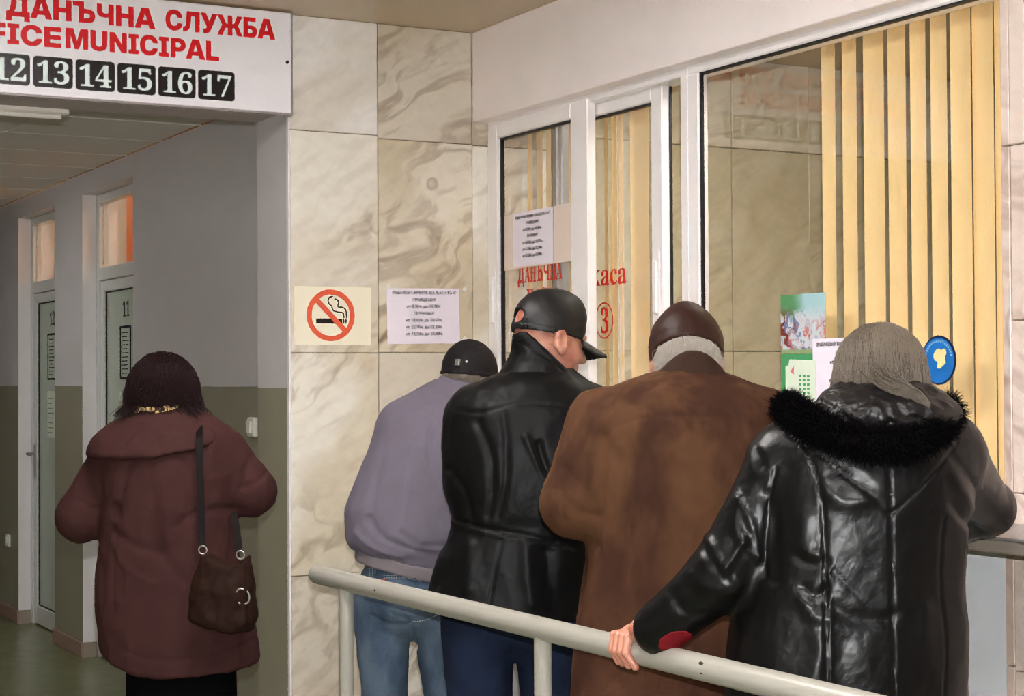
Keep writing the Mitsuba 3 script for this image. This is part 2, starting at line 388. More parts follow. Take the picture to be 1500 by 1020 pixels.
# window wall
ww = struct('wall_window', 'window wall with pale painted lintel over the cash windows', 'wall')
obj('lintel', bx(XW + 0.006, 3.22, 2.2, YB, 2.527, ZC, .003), 'paint_pinkish', ww)
obj('sill_panel', bx(XW + 0.012, 3.18, 3.084, YB, 0, 1.222, .003), 'paint_panel', ww)
obj('grout', bx(XW + 0.012, 3.22, -4.0, 3.083, 0, ZC), 'grout', ww)
R = [(3.055, 3.085, z0, z1, 0) for z0, z1 in ((0, .86), (.86, 1.272), (1.272, 2.1), (2.1, ZC))]
R += [(2.66, 3.055, z0, z1, 1) for z0, z1 in ((0, .85), (.85, 1.272), (1.272, 1.682), (1.682, 2.1), (2.1, ZC))]
for k in range(4):
    R += [(2.26 - .4 * k, 2.66 - .4 * k, z0, z1) for z0, z1 in ((0, .85), (.85, 1.682), (1.682, 2.1), (2.1, ZC))]
tiles(ww, R, PILAR, ('x', XW))
obj('plain_run', bx(XW, XW + .012, -4.0, 1.06, 0, ZC), PILAR[0], ww)

wn = struct('window_1', 'white framed cash window with two sliding sashes and a fixed pane', 'window')
y0, y1 = 3.10, 5.846
obj('frame', cat(bx(3.085, 3.17, y0, y1, 2.50, 2.56, .004), bx(3.085, 3.17, y0, y1, 1.222, 1.272, .004), bx(3.085, 3.12, y1 - .034, y1, 1.272, 2.50, .004), bx(3.085, 3.17, y0, y0 + .05, 1.272, 2.5, .004),
                 bx(3.085, 3.124, 4.442, 4.541, 1.272, 2.50, .004), bx(3.082, 3.087, 4.497, 4.503, 1.28, 2.53)), 'pvc', wn)
obj('gasket', cat(bx(3.092, 3.102, 4.434, 4.442, 1.272, 2.50), bx(3.092, 3.11, 3.15, 4.442, 2.494, 2.50)), 'gasket', wn)
obj('pane', bx(3.101, 3.105, 3.14, 4.445, 1.26, 2.505), 'glass', wn)
scene[wn + '__pane'] = ply(trimesh.Trimesh([[3.103, 3.14, 1.26], [3.103, 4.445, 1.26], [3.103, 4.445, 2.505], [3.103, 3.14, 2.505]], [[0, 2, 1], [0, 3, 2]], process=False), 'glass')
def sash(a, b, xa, xb, la, lb):
    s = obj('sash', cat(bx(xa, xb, b - lb, b, 1.272, 2.515, .004), bx(xa, xb, a, a + la, 1.272, 2.515, .004), bx(xa, xb, a + la, b - lb, 2.458, 2.515, .004), bx(xa, xb, a + la, b - lb, 1.272, 1.335, .004)), 'pvc', wn)
    xm = xa + .030
    obj('glass', trimesh.Trimesh([[xm, a + la - .01, 1.33], [xm, b - lb + .01, 1.33], [xm, b - lb + .01, 2.462], [xm, a + la - .01, 2.462]], [[0, 2, 1], [0, 3, 2]], process=False), 'glass', s)
    g = .007
    obj('gasket', cat(bx(xa + .014, xm - .001, b - lb - g, b - lb, 1.335, 2.458), bx(xa + .014, xm - .001, a + la, b - lb, 2.458 - g, 2.458)), 'gasket', s)
    return s
s1 = sash(5.093, 5.812, 3.076, 3.112, .116, .060)
s2 = sash(4.701, 5.26, 3.122, 3.158, .066, .066)
obj('edge_seal', bx(3.150, 3.158, 4.694, 4.701, 1.28, 2.51), 'gasket', s2)
for s, yy, xx in ((s1, 5.785, 3.076), (s2, 4.735, 3.122)):
    obj('handle', cat(bx(xx - .014, xx + .001, yy - .012, yy + .012, 1.76, 1.935, .004), bx(xx - .006, xx + .001, yy - .022, yy - .010, 1.70, 1.97, .003)), 'pvc', s)
# red lettering on the sashes
xl = 3.1045
t = text2d('ДАНЪЧНА', .066, serif=True); w_ = t.bounds[2]
t = affinity.scale(t, .325 / w_, 1, origin=(0, 0))
obj('lettering', onto(extr(t, .0008), [xl, 5.645, 1.905], **SIDE), 'red_film', s1)
t = text2d('КАСА', .066, serif=True); t = affinity.scale(t, .20 / t.bounds[2], 1, origin=(0, 0))
obj('lettering', onto(extr(t, .0008), [xl, 5.580, 1.815], **SIDE), 'red_film', s1)
t = text2d('каса', .078, serif=True); t = affinity.scale(t, .24 / t.bounds[2], 1, origin=(0, 0))
obj('lettering', onto(extr(t, .0008), [3.150, 5.205, 1.872], **SIDE), 'red_film', s2)
t = text2d('3', .085, serif=True); t = affinity.translate(affinity.scale(t, .9, 1, origin=(0, 0)), -.027, -.043)
ring = Point(0, 0).buffer(.062, 40).difference(Point(0, 0).buffer(.0575, 40))
obj('lettering', onto(extr(affinity.scale(union_all([t, ring]), .95, 1.02, origin=(0, 0)), .0008), [3.150, 5.110, 1.750], **SIDE), 'red_film', s2)

# office behind the window
struct('wall_office', 'plain walls of the cash office behind the window', 'wall')
scene['wall_office'] = ply(cat(bx(6.5, 6.6, 2.2, YB, 0, ZC), bx(3.22, 6.6, 2.1, 2.2, 0, ZC)), 'office_paint')
k = thing('office_lamp', 'ceiling lamp inside the cash office', 'lamp')
obj('body', bx(3.34, 3.60, 3.6, 4.9, ZC - .05, ZC - .001, .004), 'lamp_body', k)
obj('diffuser', {**ply(bx(3.35, 3.59, 3.62, 4.88, ZC - .065, ZC - .05), 'lamp_office_glow'), 'emitter': {'type': 'area', 'radiance': rgb(OFFICE_LAMP)}}, None, k)
for i, (x, y) in enumerate(((1.35, 1.5), (1.35, 3.9), (-1.3, -.6), (-1.3, 1.6))):
    k = thing('hall_lamp', ('hall ceiling lamp nearest the sign and window', 'hall ceiling lamp nearest the photographer', 'hall ceiling lamp far left, near the photographer', 'hall ceiling lamp far left, near the sign')[(1, 0, 2, 3)[i]], 'lamp', 'ceiling lamps of the hall')
    obj('body', bx(x - .16, x + .16, y - .62, y + .62, ZC - .05, ZC - .001, .004), 'lamp_body', k)
    obj('diffuser', {**ply(bx(x - .15, x + .15, y - .6, y + .6, ZC - .065, ZC - .05), 'lamp_hall_glow'), 'emitter': {'type': 'area', 'radiance': rgb(HALL_LAMP)}}, None, k)
k = thing('corridor_lamp', 'added unseen ceiling lamp that brightens the corridor, opposite its two doors', 'lamp')  # out of view, added to lift the light in the dim corridor
obj('body', bx(1.1, 1.28, 9.3, 10.5, 2.68, 2.72, .004), 'lamp_body', k)
obj('diffuser', {**ply(bx(1.11, 1.27, 9.32, 10.48, 2.665, 2.68), 'lamp_corridor_glow'), 'emitter': {'type': 'area', 'radiance': rgb(ADDED_CORRIDOR_LAMP)}}, None, k)
# ---------------------------------------------------------------- things on the walls
# vertical blinds
def slat(pa, pb, z0, z1, bow=0.006, n=7):
    """A thin bowed vertical slat between two plan points."""
    pa, pb = np.array(pa, float), np.array(pb, float)
    d = pb - pa; nrm = np.array([-d[1], d[0]]) / np.linalg.norm(d)
    s = np.linspace(0, 1, n)
    c = pa + s[:, None] * d + (bow * 4 * s * (1 - s))[:, None] * nrm
    pts = np.vstack([c + nrm * .0004, (c - nrm * .0004)[::-1]])
    return cat(*[trimesh.Trimesh(np.vstack([np.c_[pts, np.full(len(pts), z0)], np.c_[pts, np.full(len(pts), z1)]]),
               np.array([[i, (i + 1) % len(pts), len(pts) + (i + 1) % len(pts)] for i in range(len(pts))] + [[i, len(pts) + (i + 1) % len(pts), len(pts) + i] for i in range(len(pts))]), process=False)])
bl = thing('vertical_blind', 'yellow vertical slat blind half drawn behind the large fixed pane', 'blind')
obj('head_rail', bx(3.18, 3.24, 3.14, 4.40, 2.66, 2.70, .003), 'pvc', bl)
for i, (a, b) in enumerate(((3.983, 3.92), (3.891, 3.826), (3.799, 3.71), (3.696, 3.621), (3.605, 3.541), (3.525, 3.46), (3.449, 3.371), (3.368, 3.290), (3.288, 3.21))):
    obj('slat', slat((3.203, a), (3.191 + .002 * (i % 3), b * (3.191 + .002 * (i % 3)) / 3.2), 1.27, 2.66, .007 if i % 2 else .010), 'blind_fabric', bl, smooth=40)
bl = thing('vertical_blind', 'yellow vertical slat blind gathered behind the two sliding sashes', 'blind')
obj('head_rail', bx(3.21, 3.25, 4.60, 5.8, 2.66, 2.70, .003), 'pvc', bl)
for a, b, m in ((5.250, 5.218, .006), (5.203, 5.177, -.006), (5.156, 5.116, .008), (5.081, 5.046, -.008), (5.044, 4.948, .010), (4.926, 4.898, .006), (4.86, 4.82, .006)):
    obj('slat', slat((3.243, a), (3.243 - m, b), 1.27, 2.66, .004), 'blind_fabric', bl, smooth=40)
for a, b in ((5.815, 5.765), (5.748, 5.690), (5.672, 5.625), (5.503, 5.425)):
    obj('slat', slat((3.245, a), (3.238, b), 1.27, 2.66, .004), 'blind_fabric', bl, smooth=40)
po = whole('aluminium_post', cat(bx(3.29, 3.33, 5.635, 5.745, 0, 2.86, .003), bx(3.278, 3.292, 5.655, 5.68, 0, 2.86), bx(3.278, 3.292, 5.70, 5.725, 0, 2.86)), 'alu', 'grey ribbed aluminium post standing behind the left sliding sash', 'post')

# office sign over the corridor
YS = 5.79
sg = thing('office_sign', 'white hanging office sign with red lettering and black number tiles over the corridor', 'sign')
obj('panel', bx(.80, 2.269, YS + .002, YB + .004, 2.50, 2.862, .004), 'sign_white', sg)
obj('edge_trim', cat(bx(.80, 2.272, YS, YS + .02, 2.494, 2.502, .002), bx(2.266, 2.273, YS, YS + .02, 2.494, 2.864, .002)), 'sign_edge', sg)
def sign_line(text, xl, xr, z, hgt, weight=850):
    t = text2d(text, hgt, weight=weight); b = t.bounds
    t = affinity.translate(affinity.scale(t, (xr - xl) / (b[2] - b[0]), 1, origin=(b[0], 0)), -b[0], 0)
    obj('lettering', onto(extr(t, .002), [xl, YS + .002, z], **BACK), 'sign_red', sg)
sign_line('ДАНЪЧНА', 1.267, 1.770, 2.757, .068)
sign_line('СЛУЖБА', 1.806, 2.206, 2.760, .068)
sign_line('OFFICE', 1.07, 1.448, 2.664, .066)
sign_line('MUNICIPAL', 1.462, 1.998, 2.666, .066)
for i in range(6):
    x = 1.213 + .142 * i
    tile = sbox(-.054, -.039, .054, .039).buffer(.012)
    k = obj('number_tile', onto(extr(tile, .003), [x + .065, YS + .002, 2.581 - .0002 * i], **BACK), 'sign_black', sg)
    t = text2d(str(12 + i), .074, serif=True, track=-2); b = t.bounds
    t = affinity.translate(t, -(b[0] + b[2]) / 2, -(b[1] + b[3]) / 2)
    obj('numeral', onto(extr(t, .0015), [x + .065, YS - .001, 2.581 - .0002 * i], **BACK), 'sign_numeral', k)
obj('screw', onto(trimesh.creation.cylinder(.006, .004, sections=14), [2.252, YS + .001, 2.684], **BACK), 'gasket', sg)

# lamp under the beam
k = thing('tube_lamp', 'white switched-off tube lamp under the corridor ceiling behind the sign', 'lamp')
obj('body', bx(.90, 1.575, 6.178, 6.235, 2.503, 2.540, .006), 'lamp_body', k)
obj('tube', tube([[.92, 6.2065, 2.497], [1.55, 6.2065, 2.497]], .010, 12), 'plastic_white', k, smooth=40)

# paper and signs on the marble
def sheet(w, h, curl=.004, n=10, t=.0006):
    """A slightly curled sheet in the xy plane, lower left at the origin."""
    xs, ys_ = np.linspace(0, w, n), np.linspace(0, h, n)
    X, Y = np.meshgrid(xs, ys_, indexing='ij')
    Z = .0012 + curl * ((Y / h - .55) ** 2) * (.4 + .6 * X / w)
    v = np.stack([X, Y, Z], -1).reshape(-1, 3)
    f = [[i * n + j, (i + 1) * n + j, (i + 1) * n + j + 1, i * n + j + 1] for i in range(n - 1) for j in range(n - 1)]
    top = np.vstack([[[a, b, c], [a, c, d]] for a, b, c, d in f])
    m = trimesh.Trimesh(np.vstack([v + [0, 0, t], v]), np.vstack([top, top[:, ::-1] + n * n]), process=False)
    return m
ns = thing('no_smoking_sign', 'cream no smoking sign with red ring on the marble wall', 'sign')
obj('card', onto(trimesh.creation.box(bounds=[[0, 0, 0], [.300, .213, .0025]]), [2.297, YB - .0012, 1.676], **BACK), 'paper_cream', ns)
cx, cz, ro = 2.438, 1.785, .094
def nsg(name, s, m, lift):
    obj(name, onto(extr(s, .0008), [cx, YB - .0037 - lift, cz], **BACK), m, ns)
ringo = Point(0, 0).buffer(ro, 48).difference(Point(0, 0).buffer(ro * .80, 48))
bar = LineString([(-ro * .64, ro * .64), (ro * .64, -ro * .64)]).buffer(.0095, cap_style='flat')
nsg('red_ring', union_all([ringo, bar.intersection(Point(0, 0).buffer(ro * .9))]), 'red_print', .0008)
nsg('cigarette', union_all([sbox(-.057, -.030, .044, -.012), sbox(.048, -.030, .053, -.012), sbox(.057, -.030, .062, -.012)]), 'ink_black', 0)
sm1 = LineString(spline([(.006, .068), (-.004, .066), (-.010, .052), (-.006, .040), (.004, .034), (.006, .024), (.012, .016), (.030, .012), (.046, .010), (.051, 0), (.052, -.008)], 40)).buffer(.0022)
sm2 = LineString(spline([(.016, .060), (.026, .056), (.031, .046), (.028, .036), (.030, .030), (.042, .030), (.056, .024), (.061, .010), (.062, -.008)], 40)).buffer(.0022)
nsg('smoke', union_all([sm1, sm2]), 'ink_black', 0)

NOTICE = (('РАБОТНО ВРЕМЕ НА КАСАТА С', 1.0, .0112), ('ГРАЖДАНИ', .36, .0112), ('от 8,30ч. до 16,30ч.', .54, .0118), ('ПОЧИВКИ', .31, .0112), ('от 10,45ч. до 10,55ч.', .57, .0118), ('от 12,30ч. до 13,10ч.', .57, .0118), ('от 14,50ч. до 15,00ч.', .57, .0118))
def notice_text(w, h, lift):
    out = []
    for i, (s, frac, hg) in enumerate(NOTICE):
        t = text2d(s, hg * h / .205, serif=True)
        b = t.bounds; k = frac * .88 * w / (b[2] - b[0])
        t = affinity.scale(t, k, 1, origin=(b[0], 0))
        t = affinity.translate(t, w * (.505 if i else .51) - (b[0] + (b[2] - b[0]) * k / 2), h * (.895 - .1235 * i - (.0 if i < 1 else .0)))
        out.append(t)
    m = extr(union_all(out).simplify(.0002), .0006); m.apply_translation([0, 0, lift])
    return m
def notice(label, origin, w, h, axes, group=None, paper='paper_white', tilt=0.0, lift=.0042):
    n_ = thing('paper_notice', label, 'notice')
    R_ = trimesh.transformations.rotation_matrix(tilt, [0, 0, 1])
    a = sheet(w, h); a.apply_transform(R_)
    b = notice_text(w, h, lift); b.apply_transform(R_)
    obj('sheet', onto(a, origin, **axes), paper, n_, smooth=30)
    obj('lettering', onto(b, origin, **axes), 'ink', n_)
    return n_
n1 = notice('white opening hours notice taped to the marble wall right of the no smoking sign', [2.664, YB - .0015, 1.681], .300, .207, BACK, tilt=math.radians(.8))
def tapes(parent, pts, axes, r=.008, seed=1):
    g = random.Random(seed)
    for (x, y, z) in pts:
        m = bx(-r, r, -r * 1.1, r * 1.1, 0, .0012); m.apply_transform(trimesh.transformations.rotation_matrix(g.uniform(0, 3), [0, 0, 1]))
        m.vertices[:, 2] += .004 * np.abs(np.sin(m.vertices[:, 0] * 300))
        obj('tape', onto(m, [x, y, z], **axes), 'tape', parent)
tapes(n1, [(2.668, YB - .003, 1.894), (2.985, YB - .002, 1.890), (2.985, YB - .002, 1.702), (2.972, YB - .003, 1.69)], BACK)

# notice between sheets on the left sash
hs = thing('paper_notice', 'opening hours notice on a wider beige sheet taped inside the left sliding sash', 'notice')
xs0 = 3.104
sh = sheet(.565, .205, .002); sh.apply_transform(trimesh.transformations.rotation_matrix(math.radians(.6), [0, 0, 1]))
obj('backing_sheet', onto(sh, [xs0, 5.748, 1.958], **SIDE), 'paper_beige', hs, smooth=30)
s_ = sheet(.300, .200, .002); s_.apply_translation([0, 0, .0015]); obj('sheet', onto(s_, [xs0 - .001, 5.672, 1.966], **SIDE), 'paper_white', hs, smooth=30)
obj('lettering', onto(notice_text(.29, .195, .0055), [xs0 - .001, 5.668, 1.968], **SIDE), 'ink', hs)
tapes(hs, [(xs0 - .003, 5.70, 1.72), (xs0 - .003, 5.68, 1.71)], SIDE, .010, 4)

xg = 3.1015
n3 = notice('opening hours notice on the large pane, half hidden by grey hair', [xg - .0005, 3.905, 1.455], .30, .203, SIDE)
p = thing('poster', 'colourful picture poster on the large pane beside the yellow blind', 'poster')
obj('sheet', onto(sheet(.205, .170, .002), [xg, 4.052, 1.618], **SIDE), 'poster_print', p, smooth=30)
p = thing('leaflet', 'green and white leaflet under the picture poster on the pane', 'leaflet')
obj('sheet', onto(sheet(.16, .215, .002), [xg, 4.050, 1.402], **SIDE), 'poster_green', p, smooth=30)
obj('print_area', onto(extr(Polygon([(.022, .0), (.16, .0), (.16, .195), (.04, .200), (.036, .182), (.022, .18)]), .0006), [xg - .0035, 4.050, 1.402], **SIDE), 'poster_pale', p)
obj('print_mark', onto(extr(Polygon([(.045, .165), (.062, .180), (.06, .155)]), .0006), [xg - .0042, 4.050, 1.402], **SIDE), 'poster_pink', p)
obj('print_lines', onto(extr(union_all([sbox(.085 + .018 * c, .04 + .012 * r, .085 + .018 * c + .011, .046 + .012 * r) for c in range(3) for r in range(10)]), .0006), [xg - .0042, 4.050, 1.402], **SIDE), 'poster_green', p)
st = thing('round_sticker', 'round blue sticker with a pale map shape on the pane', 'sticker')
def stk(name, s, m, lift):
    obj(name, onto(extr(s, .0007), [xg - .0008 - lift, 3.392, 1.592], **SIDE), m, st)
stk('rim', Point(0, 0).buffer(.0635, 40), 'sticker_rim', 0)
stk('disc', Point(-.002, -.001).buffer(.0585, 40), 'sticker_blue', .0008)
stk('map_shape', Polygon(spline([(-.012, .022), (0, .030), (.012, .026), (.022, .030), (.030, .018), (.024, .008), (.026, -.006), (.014, -.016), (.004, -.022), (-.006, -.018), (-.002, -.006), (-.014, 0), (-.018, .012), (-.012, .022)], 60)), 'sticker_map', .0016)
marks = union_all([affinity.rotate(sbox(-.0022, .046, .0022, .052), a, origin=(0, 0)) for a in range(-75, 76, 9)])
stk('edge_print', marks, 'sticker_print', .0016)

# ledge under the window
lg = thing('counter_ledge', 'grey metal ledge under the cash windows with an elbow on it', 'ledge')
obj('shelf', bx(2.745, XW + .010, 2.2, 4.05, 1.162, 1.192, .004), 'ledge_metal', lg)
obj('top_plate', bx(2.738, XW + .010, 2.2, 4.05, 1.192, 1.199, .002), 'alu', lg)
for y in (2.40, 2.73, 3.06, 3.39, 3.8):
    obj('bolt', cat(trimesh.creation.cylinder(.008, .016, sections=12, transform=trimesh.transformations.translation_matrix([2.775, y, 1.155])), trimesh.creation.icosphere(1, .008).apply_translation([2.775, y, 1.147])), 'plastic_white', lg, smooth=40)
    obj('bracket', bx(2.97, XW + .010, y - .008, y + .008, 1.14, 1.162, .002), 'ledge_metal', lg)

# handrail
hr = thing('handrail', 'cream painted tubular handrail in front of the queue', 'handrail')
RA, RB = np.array([1.915, 4.70, .985]), np.array([1.985, 2.0, .978])
rp = [RA + [0, .0, -.028], RA + [.0003, -.012, -.006]] + [RA + (RB - RA) * s for s in np.linspace(.012, 1, 14)]
rp = [RA + (RB - RA) * s for s in np.linspace(0, 1, 14)]
obj('rail', cat(tube(rp, .0265, 24), trimesh.creation.icosphere(2, .0262).apply_translation(RA)), 'rail_paint', hr, smooth=50)
for y in (4.50, 3.435, 2.36):
    q = RA + (RB - RA) * (RA[1] - y) / (RA[1] - RB[1])
    obj('post', tube([[q[0], y, .012], [q[0], y, q[2] - .012]], .0205, 20), 'rail_paint', hr, smooth=50)
    obj('foot_plate', trimesh.creation.cylinder(.05, .012, sections=24, transform=trimesh.transformations.translation_matrix([q[0], y, .006])), 'rail_paint', hr, smooth=30)
def chip(y, ang, r):
    q = RA + (RB - RA) * (RA[1] - y) / (RA[1] - RB[1])
    m = trimesh.creation.icosphere(1, r); m.apply_scale([.5, 1.5, .7])
    m.apply_translation(q + np.array([-math.cos(ang), 0, math.sin(ang)]) * .0262)
    return m
for c_ in (chip(2.80, .55, .005), chip(2.795, -.2, .0025), chip(4.26, .1, .004)):
    obj('paint_chip', c_, 'rail_chip', hr, smooth=True)

# switch and socket in the corridor
sw = thing('light_switch', 'white light switch on the olive dado at the corridor opening', 'switch')
obj('plate', onto(cat(bx(0, .085, 0, .085, 0, .022, .006)), [2.551, 6.99, 1.31], **SIDE), 'plastic_white', sw)
obj('rocker', onto(bx(.018, .067, .015, .070, .022, .034, .004), [2.551, 6.99, 1.31], **SIDE), 'plastic_white', sw)
so = thing('wall_socket', 'small white power socket low on the corridor wall', 'socket')
obj('plate', onto(bx(0, .08, 0, .08, 0, .018, .005), [2.551, 11.61, .47], **SIDE), 'plastic_white', so)
obj('insert', onto(trimesh.creation.cylinder(.026, .012, sections=20), [2.531, 11.57, .51], **SIDE), 'plastic_white', so)

# framed papers on the corridor doors
for n_, (a, b) in enumerate(DOORS):
    cyd, xd = (a + b) / 2 + (.02 if n_ else 0), XC + .075 + .008 + .019
    num = ('11', '12')[n_]
    k = thing('framed_paper', f'small framed paper under the number {num}, on the ' + ('nearer', 'farther')[n_] + ' corridor door', 'notice')
    fr = sbox(-.10, 0, .10, .29)
    obj('frame', onto(extr(fr.difference(sbox(-.088, .012, .088, .278)), .004), [xd, cyd, 1.56], **SIDE), 'ink_black', k)
    obj('sheet', onto(extr(sbox(-.089, .011, .089, .279), .001), [xd, cyd, 1.56], **SIDE), 'frosted', k)
    obj('print_lines', onto(extr(union_all([sbox(-.065, .03 + .022 * i, .03 + .03 * ((i * 7) % 3) / 2, .036 + .022 * i) for i in range(11)]), .0006), [xd - .001, cyd, 1.56], **SIDE), 'ink', k)
    k = thing('door_paper', f'pale paper sheet low on the glass of the ' + ('nearer corridor door, number 11', 'farther corridor door, number 12')[n_], 'notice')
    obj('sheet', onto(sheet(.2, .29, .002), [xd, cyd + .11, 1.2], **SIDE), 'poster_pale', k, smooth=30)
    obj('print_lines', onto(extr(union_all([sbox(.03, .03 + .03 * i, .13 + .04 * ((i * 5) % 3) / 2, .036 + .03 * i) for i in range(8)]), .0006), [xd - .0045, cyd + .11, 1.2], **SIDE), 'alu', k)
# ---------------------------------------------------------------- modelling people: distance fields meshed by surface nets
def smin(a, b, k):
    h = np.clip(.5 + .5 * (b - a) / k, 0, 1)
    return b * (1 - h) + a * h - k * h * (1 - h)

def cone(P, a, b, ra, rb):
    a, b = np.asarray(a, float), np.asarray(b, float)
    d = b - a; q = P - a
    t = np.clip(q @ d / (d @ d), 0, 1)
    return np.sqrt(((q - t[:, None] * d) ** 2).sum(1)) - (ra + (rb - ra) * t)

def chain(P, pts, radii, k=.02):
    d = None
    for i in range(len(pts) - 1):
        c = cone(P, pts[i], pts[i + 1], radii[i], radii[i + 1])
        d = c if d is None else smin(d, c, k)
    return d

def ell(P, c, r, R=None):
    q = P - np.asarray(c, float)
    if R is not None:
        q = q @ R
    r = np.asarray(r, float)
    k0 = np.sqrt(((q / r) ** 2).sum(1)); k1 = np.sqrt(((q / r ** 2) ** 2).sum(1))
    return k0 * (k0 - 1) / np.maximum(k1, 1e-6)

def loft(P, rows):
    """Superellipse sections (z, xl, xr, yb, yf, n), listed in any order of z."""
    r = np.array(sorted(rows), float)
    z = np.clip(P[:, 2], r[0, 0], r[-1, 0])
    q = PchipInterpolator(r[:, 0], r[:, 1:], axis=0)(z)
    cx, cy, a, b, n = (q[:, 0] + q[:, 1]) / 2, (q[:, 2] + q[:, 3]) / 2, (q[:, 1] - q[:, 0]) / 2, (q[:, 3] - q[:, 2]) / 2, q[:, 4]
    k = (np.abs((P[:, 0] - cx) / a) ** n + np.abs((P[:, 1] - cy) / b) ** n) ** (1 / n)
    d = (k - 1) * np.minimum(a, b)
    return np.maximum(d, np.maximum(P[:, 2] - r[-1, 0], r[0, 0] - P[:, 2]))

def nets(f, lo, hi, h):
    """Surface nets of f < 0 in the box, evaluated only near the surface."""
    lo, hi = np.asarray(lo, float), np.asarray(hi, float)
    B = 8
    nb = np.ceil((hi - lo) / (B * h)).astype(int)
    g = np.stack(np.meshgrid(*[np.arange(n) for n in nb], indexing='ij'), -1).reshape(-1, 3)
    d = f(lo + (g + .5) * B * h)
    val = np.empty(tuple(nb * B))
    near = np.abs(d) < B * h * 1.25 + .02
    v6 = val.reshape(nb[0], B, nb[1], B, nb[2], B).transpose(0, 2, 4, 1, 3, 5)
    flat = np.repeat(np.where(d < 0, -1.0, 1.0), B ** 3).reshape(-1, B, B, B)
    loc = np.stack(np.meshgrid(*[np.arange(B)] * 3, indexing='ij'), -1).reshape(-1, 3)
    idx = np.nonzero(near)[0]
    for s in range(0, len(idx), 400):
        i = idx[s:s + 400]
        P = lo + ((g[i] * B)[:, None] + loc[None]) * h
        flat[i] = f(P.reshape(-1, 3)).reshape(len(i), B, B, B)
    v6[...] = flat.reshape(*nb, B, B, B)
    val[0], val[-1], val[:, 0], val[:, -1], val[:, :, 0], val[:, :, -1] = [1.0] * 6
    ins = val < 0
    n = np.array(val.shape)
    cnt = np.zeros(tuple(n - 1), np.int8)
    for o in np.ndindex(2, 2, 2):
        cnt += ins[o[0]:n[0] - 1 + o[0], o[1]:n[1] - 1 + o[1], o[2]:n[2] - 1 + o[2]]
    cells = np.argwhere((cnt > 0) & (cnt < 8))
    num = np.full(tuple(n - 1), -1, np.int64); num[tuple(cells.T)] = np.arange(len(cells))
    acc, w = np.zeros((len(cells), 3)), np.zeros(len(cells))
    C_ = {o: val[tuple((cells + o).T)] for o in np.ndindex(2, 2, 2)}
    for a in np.ndindex(2, 2, 2):
        for k in range(3):
            if a[k] == 0:
                b = tuple(1 if m == k else a[m] for m in range(3))
                x, y = C_[a], C_[b]
                m = (x < 0) != (y < 0)
                t = np.where(m, x / np.where(m, x - y, 1), 0)
                p = np.repeat(np.array([a], float), len(cells), 0); p[:, k] = t
                acc += np.where(m[:, None], p, 0); w += m
    V = lo + (cells + acc / w[:, None]) * h
    F = []
    for k in range(3):
        sl0, sl1 = [slice(1, -1)] * 3, [slice(1, -1)] * 3
        sl0[k], sl1[k] = slice(0, -1), slice(1, None)
        a, b = ins[tuple(sl0)], ins[tuple(sl1)]
        for sign in (0, 1):
            e = np.argwhere((a & ~b) if sign == 0 else (~a & b))
            e = e + np.array([0 if m == k else 1 for m in range(3)])
            i, j = [m for m in range(3) if m != k]
            def at_(di, dj):
                c = e.copy(); c[:, i] -= di; c[:, j] -= dj
                return num[tuple(c.T)]
            q = np.stack([at_(1, 1), at_(0, 1), at_(0, 0), at_(1, 0)], 1)
            if (k == 1) != (sign == 1):
                q = q[:, ::-1]
            F.append(q)
    F = np.vstack(F); F = F[(F >= 0).all(1)]
    return V, np.vstack([F[:, [0, 1, 2]], F[:, [0, 2, 3]]])

def vnormals(V, F):
    n = np.zeros_like(V); c = np.cross(V[F[:, 1]] - V[F[:, 0]], V[F[:, 2]] - V[F[:, 0]])
    for k in range(3):
        n += np.stack([np.bincount(F[:, k], c[:, m], len(V)) for m in range(3)], 1)
    return n / np.maximum(np.linalg.norm(n, axis=1, keepdims=True), 1e-12)

def relax(V, F, it=2, lam=.5):
    e = np.vstack([F[:, [0, 1]], F[:, [1, 2]], F[:, [2, 0]]])
    deg = np.bincount(e[:, 0], minlength=len(V)).astype(float)
    for i in range(it * 2):
        s = np.stack([np.bincount(e[:, 0], V[e[:, 1], m], len(V)) for m in range(3)], 1)
        V = V + (lam if i % 2 == 0 else -lam * 1.03) * (s / np.maximum(deg, 1)[:, None] - V)
    return V

def seg_dist(X, pts):
    d = np.full(len(X), 9.0)
    for a, b in zip(pts[:-1], pts[1:]):
        a, b = np.asarray(a, float), np.asarray(b, float)
        q = b - a
        t = np.clip((X - a) @ q / max(q @ q, 1e-12), 0, 1)
        d = np.minimum(d, np.linalg.norm(X - a - t[:, None] * q, axis=1))
    return d

def rotz(a): c, s = math.cos(a), math.sin(a); return np.array([[c, -s, 0], [s, c, 0], [0, 0, 1.0]])
def rotx(a): c, s = math.cos(a), math.sin(a); return np.array([[1, 0, 0], [0, c, -s], [0, s, c.real]])
def roty(a): c, s = math.cos(a), math.sin(a); return np.array([[c, 0, s], [0, 1, 0], [-s, 0, c]])

